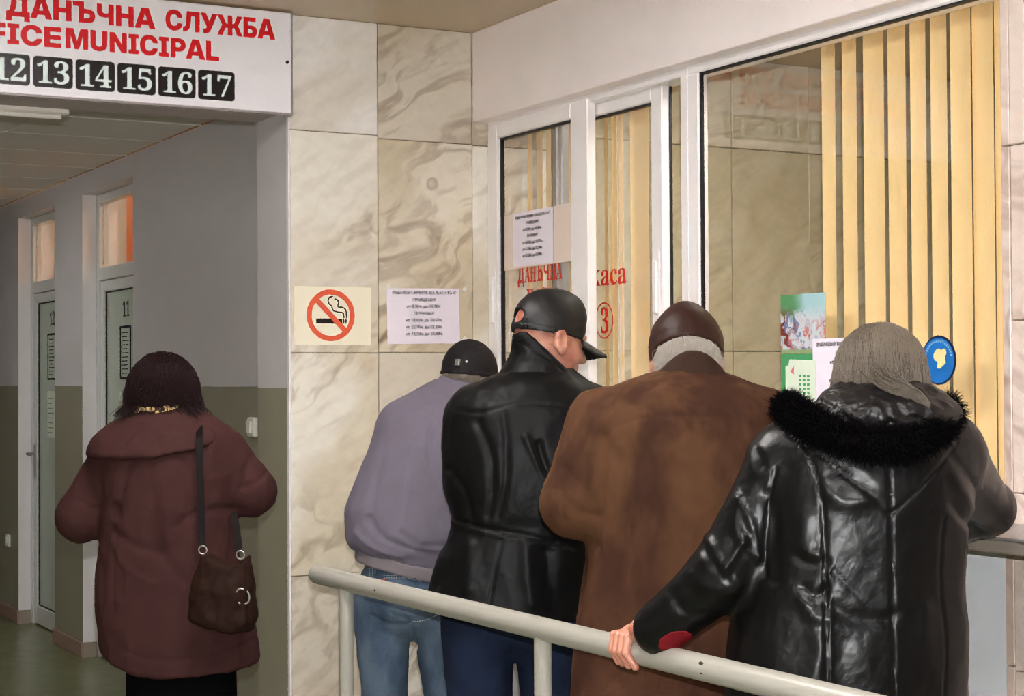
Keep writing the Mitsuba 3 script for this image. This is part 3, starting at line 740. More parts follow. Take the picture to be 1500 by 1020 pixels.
class Figure:
    """A person standing at a measured distance from the eye; local axes: x to the right as seen from there, y away, z up, the origin on the floor."""
    def __init__(self, u, depth, label):
        self.depth, self.s = depth, depth / FOCAL
        o = C0 + depth * (CF + (u - 750) / FOCAL * CR); self.O = np.array([o[0], o[1], 0.0])
        self.A = np.stack([_r0, [_sy, _cy, 0], [0, 0, 1]], 1)      # columns: local axes in the world
        self.key = thing('person', label, 'person')
    def L(self, u, v, d=0.0):
        w = C0 + (self.depth + d) * (CF + (u - 750) / FOCAL * CR - (v - 510) / FOCAL * CU)
        return (w - self.O) @ self.A
    def M(self, u, v, d=0.0):
        """As L, but a distance d behind keeps the apparent place of the reference distance's x and z."""
        p = self.L(u, v); return np.array([p[0], p[1] + d, p[2]])
    def rows(self, rs, d=0.0):
        out = []
        for v, ul, ur, yb, yf, *n in rs:
            a, b = self.L(ul, v, d), self.L(ur, v, d)
            out.append(((a[2] + b[2]) / 2, a[0], b[0], yb, yf, n[0] if n else 2.3))
        return out
    def world(self, V): return V @ self.A.T + self.O
    def trace(self, pts, n=24, out=.001):
        """The apparent polyline pts (u, v) laid on the near side of the last cloth."""
        V, F = self.last; nr = vnormals(V, F); B = V[nr[:, 1] < -.1]
        from scipy.spatial import cKDTree
        w = self.world(B) - C0; dep = w @ CF
        uv = np.stack([750 + FOCAL * (w @ CR) / dep, 510 - FOCAL * (w @ CU) / dep], 1)
        q = spline(pts, n) if len(pts) > 2 else np.array(pts[0]) + np.linspace(0, 1, n)[:, None] * (np.array(pts[1]) - pts[0])
        d, i = cKDTree(uv).query(q, 8)
        g_ = dep[i].min(1) - out
        w = C0 + g_[:, None] * (CF + (q[:, :1] - 750) / FOCAL * CR - (q[:, 1:] - 510) / FOCAL * CU)
        return (w - self.O) @ self.A
    def put(self, name, V, F, bsdf, parent=None, label=None, smooth=True):
        return obj(name, trimesh.Trimesh(self.world(V), F, process=False), bsdf, parent or self.key, smooth=smooth, label=label)
    def cloth(self, name, f, lo, hi, h, bsdf, strokes=(), noise_=(), label=None, parent=None, it=2, sd=-.15):
        V, F = nets(f, lo, hi, h); V = relax(V, F, it)
        if len(noise_) or len(strokes):
            n = vnormals(V, F); d = np.zeros(len(V))
            for amp, fx, fy, fz, seed in noise_:
                q = meshkit.fbm(V * [fx, fy, fz] + seed * 3.1, 3, seed)
                d += amp * (q - .5) * 2 if amp > 0 else -amp * (1 - 2 * np.abs(2 * q - 1))
            near = n[:, 1] < .25
            for pts, w, amp in strokes:
                X = np.array([self.L(u, v, sd)[[0, 2]] for u, v in (spline(pts, 14) if len(pts) > 2 else pts)])
                d += np.where(near, amp * np.exp(-(seg_dist(V[:, [0, 2]], X) / w) ** 2), 0)
            V = V + n * d[:, None]
        self.last = V, F
        return self.put(name, V, F, bsdf, parent, label)

def crown(q, c, r, z0=.022, k=.30):
    """An ellipsoid whose sides run on steeply below z0, as a cap's do."""
    z = np.where(q[:, 2] < z0, z0 + (q[:, 2] - z0) * k, q[:, 2])
    return ell(np.stack([q[:, 0], q[:, 1], z], 1), c, r)

def head_field(P, o, R, female=False):
    """Skull, face, ears and neck stub; R's columns are the head's right, forward and up."""
    q = (P - o) @ R
    m = np.stack([np.abs(q[:, 0]), q[:, 1], q[:, 2]], 1)
    d = ell(q, (0, -.012, .030), (.077, .098, .088))
    d = smin(d, ell(q, (0, .026, -.035), (.062, .066, .085)), .03)
    d = smin(d, ell(q, (0, .050, -.092), (.040, .040, .030)), .03)
    d = smin(d, ell(m, (.040, .058, -.034), (.026, .028, .026)), .02)
    d = smin(d, ell(m, (.030, .082, .022), (.026, .012, .010)), .015)
    d = -smin(-d, ell(m, (.032, .104, .002), (.017, .018, .012)), .012)
    d = np.minimum(d, ell(m, (.032, .078, .003), (.0125, .0125, .0125)))
    d = smin(d, cone(q, (0, .090, .006), (0, .112, -.032), .008, .0135), .012)
    d = smin(d, ell(m, (.011, .100, -.036), (.009, .010, .008)), .006)
    d = smin(d, ell(q, (0, .091, -.060), (.024, .010, .0055)), .006)
    d = smin(d, ell(q, (0, .089, -.071), (.021, .011, .006)), .006)
    E = rotx(.22) @ rotz(-.25)
    ear = ell(m, (.082, -.008, -.010), (.009, .021, .035), E)
    ear = -smin(-ear, ell(m, (.092, -.002, -.006), (.009, .011, .020), E), .006)
    ear = smin(ear, ell(m, (.079, .002, -.040), (.007, .010, .010)), .008)
    d = smin(d, ear, .008)
    return d

def hand_field(P, w, R, curl=.5, spread=.05, s=1.0, right=True):
    """Wrist at w; R's columns: towards the thumb side, along the fingers, out of the back of the hand."""
    q = (P - w) @ R / s
    if False: q = q * [-1, 1, 1]
    d = ell(q, (0, .050, 0), (.042, .052, .015))
    d = smin(d, cone(q, (0, -.02, 0), (.0, .03, 0), .026, .030), .02)
    for i, (x, l) in enumerate(((.030, .072), (.010, .080), (-.011, .075), (-.030, .060))):
        p = [np.array([x, .088 - .05 * abs(x), .002])]; a = -curl * .5; y = spread * (x * 14)
        for k, f in enumerate((.45, .31, .24)):
            p.append(p[-1] + l * f * np.array([math.sin(y), math.cos(a) * math.cos(y), math.sin(a)])); a -= curl * (1.0 if k == 0 else .8)
        d = smin(d, chain(q, p, [.0095, .0088, .0080, .0070], .004), .006)
    d = smin(d, chain(q, [(.030, .020, -.004), (.056, .048, -.014), (.060, .078, -.026), (.052, .100, -.034)], [.016, .0125, .0105, .0085], .006), .012)
    return d * s

def frame(fwd, up=(0, 0, 1)):
    """Columns right, forward, up from a forward direction."""
    f = np.asarray(fwd, float) / np.linalg.norm(fwd); r = np.cross(f, up); r /= np.linalg.norm(r)
    return np.stack([r, f, np.cross(r, f)], 1)

def head_pose(yaw, pitch, roll=0.0):
    """yaw: degrees from straight away from the eye towards the right; pitch: degrees down."""
    return rotz(-math.radians(yaw)) @ rotx(-math.radians(pitch)) @ roty(math.radians(roll))

def build_body(fig, head, R, neck, hips, sh, el, wr, kn, an, skin, hands=(None, None), scale=1.0, slim=1.0):
    """One continuous skin: coarse trunk and limbs, fine head and hands, joined."""
    hips, neck = np.asarray(hips), np.asarray(neck)
    hw = .085 * scale
    def trunk(P):
        d = ell(P, hips, (.135 * slim, .10 * slim, .12))
        mid = (hips * .45 + neck * .55)
        d = smin(d, cone(P, hips, mid, .095 * slim, .11 * slim), .06)
        d = smin(d, cone(P, mid + [-.06, 0, .03], mid + [.06, 0, .03], .10 * slim, .10 * slim), .05)
        d = smin(d, cone(P, np.asarray(sh[0]) * .85 + neck * .15 - [0, 0, .01], np.asarray(sh[1]) * .85 + neck * .15 - [0, 0, .01], .052, .052), .05)
        d = smin(d, cone(P, neck - [0, 0, .03], head + R @ np.array([0, -.028, -.05]), .058 * slim, .052 * slim), .03)
        for i in (0, 1):
            d = smin(d, chain(P, [sh[i], el[i], wr[i]], [.052 * slim, .040 * slim, .026], .02), .03)
            hp = hips + [(-1, 1)[i] * hw, 0, -.04]
            d = smin(d, chain(P, [hp, kn[i], np.asarray(an[i]) + [0, 0, .03]], [.080 * slim, .052, .036], .02), .04)
            d = smin(d, chain(P, [np.asarray(an[i]) + [0, -.02, -.01], np.asarray(an[i]) + [0, .14, -.035]], [.034, .026], .02), .02)
        return d
    pts = np.array([hips, neck, *sh, *el, *wr, *kn, *an])
    V, F = nets(trunk, np.minimum(pts.min(0) - .17, [9, 9, -.02]), pts.max(0) + [.17, .2, .10], .011)
    parts = [(relax(V, F, 2), F)]
    def hd(P):
        d = head_field(P, head, R)
        return smin(d, cone(P, neck - [0, 0, .02], head + R @ np.array([0, -.028, -.05]), .060 * slim, .054 * slim), .03)
    lo = np.minimum(head, neck) - .14; hi = np.maximum(head, neck) + .17
    V, F = nets(hd, lo, hi, .0042); parts.append((relax(V, F, 1), F))
    for i in (0, 1):
        if hands[i] is not None:
            f, c = hands[i]
            V, F = nets(f, np.asarray(c) - .14, np.asarray(c) + .14, .0036); parts.append((relax(V, F, 1), F))
    try:
        ms = [m3.Manifold(m3.Mesh(np.ascontiguousarray(v, np.float32), np.ascontiguousarray(f, np.uint32))) for v, f in parts]
        m = ms[0]
        for k in ms[1:]:
            m = m + k
        m = m.to_mesh(); V, F = np.array(m.vert_properties[:, :3], float), np.array(m.tri_verts)
        if len(F) < 1000: raise ValueError
    except Exception:
        V = np.vstack([p[0] for p in parts]); at_ = np.cumsum([0] + [len(p[0]) for p in parts]); F = np.vstack([p[1] + a for p, a in zip(parts, at_)])
    return fig.put('body', V, F, skin)

def curves(fig, name, strands, bsdf, parent=None, label=None, kind=None):
    """Hairs as slim three-sided tubes in one mesh; each strand is (k, 4): local points and radius."""
    V, F, at_ = [], [], 0
    for k in sorted({len(s) for s in strands}):
        S = np.array([s for s in strands if len(s) == k]); m = len(S); p = S[:, :, :3]
        t = np.gradient(p, axis=1); t /= np.linalg.norm(t, axis=2, keepdims=True) + 1e-12
        a = np.cross(t, np.array([.31, .9, .3])); a /= np.linalg.norm(a, axis=2, keepdims=True) + 1e-12
        b = np.cross(t, a); ang = np.arange(3) * 2 * np.pi / 3
        v = p[:, :, None] + S[:, :, None, 3:] * (np.cos(ang)[None, None, :, None] * a[:, :, None] + np.sin(ang)[None, None, :, None] * b[:, :, None])
        q = np.array([[i * 3 + j, i * 3 + (j + 1) % 3, i * 3 + 3 + (j + 1) % 3, i * 3 + 3 + j] for i in range(k - 1) for j in range(3)])
        q = np.vstack([q[:, [0, 1, 2]], q[:, [0, 2, 3]]])
        F.append((q[None] + (np.arange(m) * k * 3)[:, None, None]).reshape(-1, 3) + at_); V.append(v.reshape(-1, 3)); at_ += m * k * 3
    return obj(name, trimesh.Trimesh(fig.world(np.vstack(V)), np.vstack(F), process=False), bsdf, parent or fig.key, smooth=True, label=label, kind=kind)

def clip_low(strands, zmin, jit=.006, seed=2):
    r_ = np.random.default_rng(seed); out = []
    for s in strands:
        z = zmin + r_.normal(0, jit); k = int((s[:, 2] > z).argmin()) if (s[:, 2] <= z).any() else len(s)
        if k >= 3: out.append(s[:k])
    return out

def meridians(o, R, c, r, n, az, pol, length, rad=.0006, seed=1, k=7, drop=.6, swirl=0.0, lift=(1.0, 1.1), taper=.5, wild=.004):
    """Strands that run down an ellipsoid from polar angle pol[0] towards pol[1], then hang; az in degrees from the head's forward towards its right."""
    g = np.random.default_rng(seed); out = []
    for _ in range(n):
        a = math.radians(g.uniform(*az)); p0 = math.radians(g.uniform(*pol)); L_ = g.uniform(*length); off = g.uniform(*lift)
        pts = []; p = p0; pos = None; sw = g.normal(0, swirl)
        for i in range(k):
            if p < math.radians(97) or pos is None:
                q = np.array([math.sin(p) * math.sin(a), math.sin(p) * math.cos(a), math.cos(p)]) * r * off + c
                pos = o + R @ q; p += (L_ / (k - 1)) / (np.mean(r) * off); a += sw / k
            else:
                pos = pos + np.array([0, 0, -1.0]) * L_ / (k - 1) + g.normal(0, wild, 3) * [1, 1, .3]
            pts.append(pos + g.normal(0, wild * .25, 3))
        rr = rad * np.linspace(1, taper, k)
        out.append(np.c_[np.array(pts), rr])
    return out

# ---------------------------------------------------------------- materials of the people
def skin(name, c, red):
    mat(name, lambda p, n, uv: mix(lin(*c), lin(*red), smoothstep(.4, .75, fbm(p.x * 28, p.y * 28, p.z * 28, 3))), 0.42, 0.45,
        bump=lambda p, n, uv: fbm(p.x * 420, p.y * 420, p.z * 420, 2), bump_scale=.0006)
skin('skin_ruddy', (172, 120, 99), (152, 92, 77))
skin('skin_pale', (172, 127, 106), (154, 98, 83))
skin('skin_hand', (180, 126, 106), (160, 92, 78))
def leather(name, c, rough, spec=.2):
    mat(name, lambda p, n, uv: mi.Color3f(lin(*c)) * (.8 + .4 * fbm(p.x * 18, p.y * 18, p.z * 18, 3)), rough, spec,
        bump=lambda p, n, uv: fbm(p.x * 90, p.y * 90, p.z * 70, 3) + .35 * fbm(p.x * 420, p.y * 420, p.z * 420, 2), bump_scale=.0007)
leather('leather_black', (9, 9, 10), .34, .22)
leather('leather_soft', (9, 9, 10), .48, .13)
leather('leather_brown_cap', (44, 24, 19), .5)
mat('satin_black', (14, 12, 13), .42, .35, bump=lambda p, n, uv: fbm(p.x * 60, p.y * 60, p.z * 60, 3), bump_scale=.004)
mat('fur_black', (6, 5, 6), .95, .03)
mat('cap_black', (12, 11, 12), .5, .4, bump=lambda p, n, uv: fbm(p.x * 300, p.y * 300, p.z * 300, 2), bump_scale=.0008)
mat('cap_dark', (20, 16, 18), .75, .25, bump=lambda p, n, uv: fbm(p.x * 400, p.y * 400, p.z * 400, 2), bump_scale=.0008)
mat('lining_red', (104, 16, 24), .6, .15)
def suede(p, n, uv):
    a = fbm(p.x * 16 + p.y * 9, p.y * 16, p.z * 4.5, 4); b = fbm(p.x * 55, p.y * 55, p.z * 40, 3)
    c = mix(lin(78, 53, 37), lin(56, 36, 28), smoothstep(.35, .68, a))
    c = mix(c, lin(58, 35, 28), smoothstep(1.32, .9, p.z) * .55)  # lower coat darkened: shade below the lit shoulders put into the colour
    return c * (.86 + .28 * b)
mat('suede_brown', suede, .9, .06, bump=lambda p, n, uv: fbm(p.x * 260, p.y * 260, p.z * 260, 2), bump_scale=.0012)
mat('collar_brown', lambda p, n, uv: mi.Color3f(lin(48, 32, 24)) * (.85 + .3 * fbm(p.x * 80, p.y * 80, p.z * 300, 2)), .9, .2)
mat('cotton_lilac', lambda p, n, uv: mi.Color3f(lin(98, 92, 104)) * (.92 + .14 * fbm(p.x * 24, p.y * 24, p.z * 18, 3)), .85, .2,
    bump=lambda p, n, uv: fbm(p.x * 320, p.y * 320, p.z * 320, 2), bump_scale=.0006)
mat('rib_lilac', (112, 104, 108), .9, .2, bump=lambda p, n, uv: noise(p.x * 260 + p.y * 200, 0., 0.), bump_scale=.001)
def denim(c, d, fade=0.0, zc=.9):
    def f(p, n, uv):
        w = fbm(p.x * 12, p.y * 12, p.z * 5, 4)
        t = noise(p.x * 420 + p.z * 300, p.y * 420, p.z * 420)
        return mix(lin(*c), lin(*d), smoothstep(.35, .7, w)) * (.84 + .3 * t)
    return f
mat('denim_pale', denim((82, 97, 112), (56, 70, 88)), .85, .2)
mat('denim_dark', denim((22, 32, 54), (15, 22, 40)), .85, .2)
mat('denim_stitch', (176, 182, 184), .8, .2)
mat('stitch_red', (170, 40, 36), .8, .2)
mat('parka_plum', lambda p, n, uv: mix(lin(60, 37, 35), lin(48, 29, 29), fbm(p.x * 14, p.y * 14, p.z * 9, 3)) * (.9 + .2 * noise(p.x * 400, p.y * 400, p.z * 400)), .85, .06)
mat('hem_plum', (84, 50, 50), .8, .2)
mat('wool_black', (9, 8, 10), .95, .02)
mat('bag_brown', lambda p, n, uv: mi.Color3f(lin(34, 19, 14)) * (.8 + .4 * fbm(p.x * 60, p.y * 60, p.z * 60, 3)), .7, .08)
mat('bag_strap', (16, 11, 11), .6, .1)
mat('silver', (196, 196, 196), .22, .5, .9)
mat('hair_maroon', (22, 7, 8), .55, .15)
mat('hair_maroon_base', (18, 6, 7), .6, .1)
mat('hair_ash', (108, 97, 84), .4, .5)
mat('hair_ash_dark', (52, 45, 38), .45, .5)
mat('hair_ash_base', (54, 48, 40), .6, .3)
mat('hair_white', (168, 160, 150), .4, .4)
mat('hair_white_base', (92, 84, 76), .6, .2)
mat('hair_grey', (112, 102, 92), .45, .4)
mat('scarf_print', lambda p, n, uv: mix(lin(206, 176, 128), lin(50, 32, 24), smoothstep(.5, .58, fbm(p.x * 70, p.y * 70, p.z * 70, 2))), .7, .3)
mat('shoe_black', (20, 18, 18), .35, .5)

def shoes(fig, an, yaw=0.0):
    for a in an:
        a = np.asarray(a)
        def f(P):
            q = (P - a) @ rotz(-yaw)
            d = ell(q, (0, .055, -.055), (.052, .150, .045)); d = smin(d, ell(q, (0, -.04, -.02), (.045, .06, .07)), .04)
            return np.maximum(d, -(q[:, 2] + a[2]))
        V, F = nets(f, a - [.24, .24, .14], a + [.24, .26, .12], .009)
        fig.put('shoe', relax(V, F, 1), F, 'shoe_black')

def trousers(fig, name, hips, kn, an, hw, r, bsdf, top=.16, hipr=(.17, .125, .15), strokes=(), noise_=((.006, 8, 8, 6, 3),), extra=None, h=.008):
    hips = np.asarray(hips)
    def f(P):
        d = ell(P, hips + [0, 0, -.02], hipr)
        for i in (0, 1):
            hp = hips + [(-1, 1)[i] * hw, 0, -.06]
            d = smin(d, chain(P, [hp, kn[i], np.asarray(an[i]) + [0, 0, -.02]], [r[0], r[1], r[2]], .02), .03)
        d = np.maximum(d, P[:, 2] - hips[2] - top)
        return np.maximum(d, .045 - P[:, 2])
    pts = np.array([hips, *kn, *an])
    return fig.cloth(name, f, np.minimum(pts.min(0) - .24, [9, 9, -.01]), pts.max(0) + [.24, .24, .26], h, bsdf, strokes, noise_)

def bounds(pts, m=.14):
    p = np.asarray(pts, float); return p.min(0) - m, p.max(0) + m

def rows_box(rows, extra=(), m=.03):
    r = np.array(rows)
    lo = [r[:, 1].min(), r[:, 3].min(), r[:, 0].min()]; hi = [r[:, 2].max(), r[:, 4].max(), r[:, 0].max()]
    for p, q in extra:
        lo = np.minimum(lo, np.asarray(p) - q); hi = np.maximum(hi, np.asarray(p) + q)
    return np.asarray(lo) - m, np.asarray(hi) + m

def relaxed(w, el, curl=.7):
    """A hand at the end of a forearm."""
    fw = np.asarray(w) - np.asarray(el); R = frame(fw, (0, 0, 1))
    w = np.asarray(w)
    return (lambda P: hand_field(P, w, R, curl)), w + R[:, 1] * .06

# ================================================================ person in the brown coat
f3 = Figure(1000, 4.1, 'elderly man in a long brown suede coat and dark brown leather cap, facing away')
L = f3.L; M = f3.M
rows3 = f3.rows([(533, 985, 1040, -.05, .10), (545, 958, 1062, -.07, .13), (556, 925, 1090, -.09, .15), (568, 893, 1116, -.11, .16), (584, 868, 1138, -.13, .17), (610, 854, 1148, -.15, .17), (660, 851, 1150, -.17, .16),
                 (720, 853, 1150, -.18, .15), (800, 856, 1150, -.18, .15), (880, 847, 1156, -.18, .16), (960, 839, 1166, -.18, .16), (1040, 832, 1174, -.19, .17), (1150, 822, 1184, -.20, .18)])
sh3, el3, wr3 = [M(880, 618, .0), M(1122, 618, .0)], [M(842, 738, -.01), M(1164, 738, -.01)], [M(915, 752, .30), M(1090, 752, .30)]
def coat3(P):
    d = loft(P, rows3)
    for i in (0, 1):
        arm = chain(P, [sh3[i], el3[i], wr3[i]], [.080, .075, .060], .03)
        d = smin(d, arm, .028)
    return d
lo, hi = rows_box(rows3, [(p, .09) for p in (*sh3, *el3, *wr3)])
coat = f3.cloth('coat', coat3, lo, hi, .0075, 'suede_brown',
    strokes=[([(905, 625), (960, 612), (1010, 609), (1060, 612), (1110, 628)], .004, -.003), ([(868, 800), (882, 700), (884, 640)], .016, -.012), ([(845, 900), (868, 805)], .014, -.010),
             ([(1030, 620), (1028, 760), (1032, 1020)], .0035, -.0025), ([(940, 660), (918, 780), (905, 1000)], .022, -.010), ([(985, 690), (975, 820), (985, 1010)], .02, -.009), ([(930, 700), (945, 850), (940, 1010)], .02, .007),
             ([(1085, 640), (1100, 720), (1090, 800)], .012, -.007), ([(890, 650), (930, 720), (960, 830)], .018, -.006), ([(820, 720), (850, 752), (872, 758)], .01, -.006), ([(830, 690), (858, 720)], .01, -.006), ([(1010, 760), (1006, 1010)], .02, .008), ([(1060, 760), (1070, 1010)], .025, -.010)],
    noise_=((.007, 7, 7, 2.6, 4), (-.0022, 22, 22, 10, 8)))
ztop3 = L(1012, 514)[2]; xc3 = L(1012, 514)[0]
def collar3(P):
    q = P - [xc3, .045, 0]
    c = loft(P, f3.rows([(500, 968, 1056, -.055, .145), (530, 962, 1062, -.065, .145), (566, 944, 1080, -.082, .155)]))
    c = np.maximum(c, P[:, 2] - (ztop3 - 34 * f3.s * (q[:, 0] / (52 * f3.s)) ** 2 - .10 * (P[:, 1] + .05)))
    inner = loft(P, f3.rows([(480, 975, 1049, -.043, .135), (560, 966, 1058, -.055, .14)]))
    return np.maximum(c, -inner)
lo, hi = bounds([L(945, 500), L(1080, 580)], .02); lo[1], hi[1] = -.12, .2
f3.cloth('collar', collar3, lo, hi, .005, 'collar_brown', noise_=((.002, 30, 30, 30, 2),), label='darker ribbed coat collar', parent=coat)
hd3, R3 = M(1010, 529, .07), head_pose(2, 33)
nk3 = M(1008, 566, .03)
hip3 = np.array([M(1005, 985)[0], .0, .90]); kn3 = [hip3 + [-.10, .03, -.42], hip3 + [.10, .03, -.42]]; an3 = [np.array([hip3[0] - .11, .0, .09]), np.array([hip3[0] + .11, .0, .09])]
build_body(f3, hd3, R3, nk3, hip3, sh3, el3, wr3, kn3, an3, 'skin_ruddy', [relaxed(wr3[i], el3[i]) for i in (0, 1)])
def cap3f(P):
    q = (P - hd3) @ R3
    d = crown(q, (0, -.010, .034), (.091, .111, .099))
    d = smin(d, ell(q, (0, -.02, .105), (.035, .05, .030)), .04)
    rim = -.004 - .018 * np.clip((q[:, 1] + .06) / .06, 0, 1)
    d = np.maximum(d, (rim - q[:, 2]) * .8)
    brim = ell(q, (0, .105, .002), (.072, .055, .007))
    return smin(d, brim, .012)
lo, hi = bounds([hd3], .2)
cap = f3.cloth('cap', cap3f, lo, hi, .0045, 'leather_brown_cap', strokes=[([(1012, 450), (1015, 474)], .003, -.0010)], noise_=((.002, 26, 26, 26, 5),), label='dark brown leather flat cap')
st = meridians(hd3, R3, np.array([0, -.014, .026]), np.array([.081, .100, .092]), 2600, (110, 250), (106, 116), (.02, .06), .00075, 11, lift=(.98, 1.05), drop=.3, wild=.003)
hb = f3.cloth('hair', lambda P: np.maximum(ell((P - hd3) @ R3, (0, -.016, .022), (.077, .095, .092)), np.maximum(((P - hd3) @ R3)[:, 1] + .004, np.maximum(-(((P - hd3) @ R3)[:, 2] + .075), ((P - hd3) @ R3)[:, 2] - .02))), *bounds([hd3], .15), .006, 'hair_white_base', label='short white hair below the cap')
curves(f3, 'strands', st, 'hair_white', hb, kind='stuff')
trousers(f3, 'trousers', hip3, kn3, an3, .095, (.10, .078, .075), 'wool_black')
shoes(f3, an3)

# ================================================================ man in the black leather jacket and black cap
f2 = Figure(745, 4.75, 'man in black leather jacket and black baseball cap turned right, ear and cheek visible')
L, M = f2.L, f2.M
rows2 = f2.rows([(541, 742, 840, -.05, .15), (549, 722, 849, -.08, .17), (559, 702, 862, -.11, .19), (573, 678, 880, -.13, .20), (600, 658, 893, -.16, .21), (650, 650, 896, -.18, .20), (700, 653, 890, -.185, .19),
                 (748, 661, 874, -.18, .17), (766, 661, 868, -.175, .17), (816, 641, 866, -.185, .175), (870, 626, 858, -.19, .18), (912, 615, 850, -.195, .185)])
sh2, el2, wr2 = [M(700, 612, .0), M(872, 612, .06)], [M(694, 712, .02), M(884, 730, .08)], [M(750, 735, .34), M(905, 742, .34)]
zb = [(612, 862), (760, 893), (850, 925)]
def jacket2(P):
    d = loft(P, rows2)
    for i in (0, 1):
        d = smin(d, chain(P, [sh2[i], el2[i], wr2[i]], [.088, .076, .058], .03), .03)
    hem = L(745, 888)[2] - (P[:, 0]) * .16
    return np.maximum(d, hem - P[:, 2])
lo, hi = rows_box(rows2, [(p, .10) for p in (*sh2, *el2, *wr2)])
jk = f2.cloth('jacket', jacket2, lo, hi, .0065, 'leather_soft',
    strokes=[([(660, 763), (720, 775), (780, 786), (842, 803)], .005, -.006), ([(660, 770), (720, 782), (780, 793), (842, 810)], .004, .003),
             ([(735, 790), (722, 850), (716, 890)], .004, -.003), ([(668, 600), (700, 606), (760, 592), (830, 596), (880, 610)], .004, -.003),
             ([(738, 610), (742, 680), (730, 755)], .010, -.006), ([(700, 620), (722, 690), (716, 755)], .012, -.008), ([(790, 650), (800, 690), (830, 720)], .010, -.010), ([(770, 640), (800, 700), (822, 735)], .008, .007),
             ([(690, 800), (688, 860)], .02, .008), ([(770, 800), (778, 880)], .02, .008), ([(800, 805), (810, 890)], .02, -.010), ([(650, 800), (640, 860)], .014, -.006), ([(655, 690), (680, 720), (690, 760)], .010, -.007)],
    noise_=((.008, 8, 8, 4, 14), (-.0022, 18, 18, 8, 18)))
def collar2(P):
    c = loft(P, f2.rows([(478, 756, 804, -.03, .05), (495, 750, 814, -.038, .08), (515, 748, 828, -.045, .12), (535, 738, 846, -.06, .16), (556, 722, 858, -.08, .17)]))
    slope = L(770, 496)[2] - np.clip(P[:, 0] - L(776, 491)[0], -.01, 1) * 1.05
    c = np.maximum(c, (P[:, 2] - slope - .02 * np.sin(P[:, 0] * 9)) * .85)
    inn = loft(P, f2.rows([(470, 764, 798, -.020, .05), (515, 752, 820, -.034, .12), (550, 744, 840, -.045, .15)]))
    return np.maximum(c, -inn)
lo, hi = bounds([L(720, 470), L(870, 570)], .02); lo[1], hi[1] = -.12, .22
f2.cloth('collar', collar2, lo, hi, .005, 'leather_soft', strokes=[([(760, 500), (800, 522), (840, 556)], .003, -.003)], noise_=((.003, 24, 24, 24, 12),), label='turned up leather collar', parent=jk)
hd2, R2 = M(806, 497, .08), head_pose(63, 13, -3)
nk2 = M(785, 548, .05)
hip2 = np.array([M(752, 930)[0], .0, .96]); kn2 = [np.array([M(706, 930)[0], .03, .52]), np.array([M(812, 930)[0], .06, .52])]; an2 = [np.array([M(704, 930)[0], .0, .09]), np.array([M(818, 930)[0], .02, .09])]
build_body(f2, hd2, R2, nk2, hip2, sh2, el2, wr2, kn2, an2, 'skin_ruddy', [relaxed(wr2[i], el2[i]) for i in (0, 1)], scale=1.05)
def cap2f(P):
    q = (P - hd2) @ R2
    d = crown(q, (0, -.010, .036), (.088, .109, .106), .01)
    d = smin(d, ell(q, (0, .03, .09), (.05, .06, .05)), .03)
    d = np.maximum(d, .010 - q[:, 2] + .10 * np.clip(q[:, 1] - .05, 0, 1))
    hole = ell(q, (-.010, -.125, .042), (.046, .048, .022))
    d = np.maximum(d, -hole)
    d = np.maximum(d, -ell(q, (0, -.012, .030), (.0785, .0995, .0895)))
    return d
lo, hi = bounds([hd2], .2)
cp = f2.cloth('cap', cap2f, lo, hi, .004, 'cap_black', noise_=((.0015, 30, 30, 30, 5),), label='black leather baseball cap')
def brimf(P):
    q = (P - hd2) @ R2
    y = q[:, 1]; zz = .022 - .30 * (y - .08) - 6.0 * q[:, 0] ** 2
    d = np.abs(q[:, 2] - zz) * .8 - .0035
    e = ell(q * [1, 1, 0], (0, .092, 0), (.078, .088, 1))
    return np.maximum(np.maximum(d, e), .075 - 1.6 * q[:, 0] ** 2 - y)
f2.cloth('brim', brimf, lo, hi, .004, 'cap_black', parent=cp)
def strapf(P):
    q = (P - hd2) @ R2
    d = ell(q, (0, -.008, .026), (.089, .110, .100)); d = np.maximum(d, -ell(q, (0, -.008, .026), (.084, .105, .096)))
    return np.maximum(np.maximum(d, np.abs(q[:, 2] - .013) - .010), np.maximum(q[:, 1] + .03, np.abs(q[:, 0]) - .09))
f2.cloth('strap', strapf, lo, hi, .004, 'cap_black', parent=cp)
f2.cloth('button', lambda P: ell((P - hd2) @ R2, (0, -.004, .143), (.008, .008, .005)), *bounds([hd2 + R2 @ [0, 0, .14]], .02), .002, 'cap_black', parent=cp)
trousers(f2, 'jeans', hip2, kn2, an2, .10, (.098, .078, .072), 'denim_dark', top=.06, hipr=(.165, .12, .14), noise_=((.007, 8, 8, 5, 23), (-.003, 16, 16, 10, 24)))
shoes(f2, an2, -.5)
def flapf(P):
    return np.maximum(chain(P, [M(838, 822, .02), M(846, 872, .03), M(838, 908, .02)], [.030, .032, .022], .03), -1)
f2.cloth('jacket_flap', flapf, *bounds([M(838, 822, .02), M(838, 908, .02)], .08), .006, 'leather_black', noise_=((.012, 16, 16, 8, 9), (-.006, 24, 24, 10, 4)), parent=jk, label='crumpled leather side flap')
V, F = nets(lambda P: cone(P, M(832, 885, -.065), M(833, 899, -.065), .0045, .006), *bounds([M(832, 885, -.065), M(833, 899, -.065)], .03), .003)
f2.put('tab', V, F, 'stitch_red', jk, 'small red tab at the jacket side')

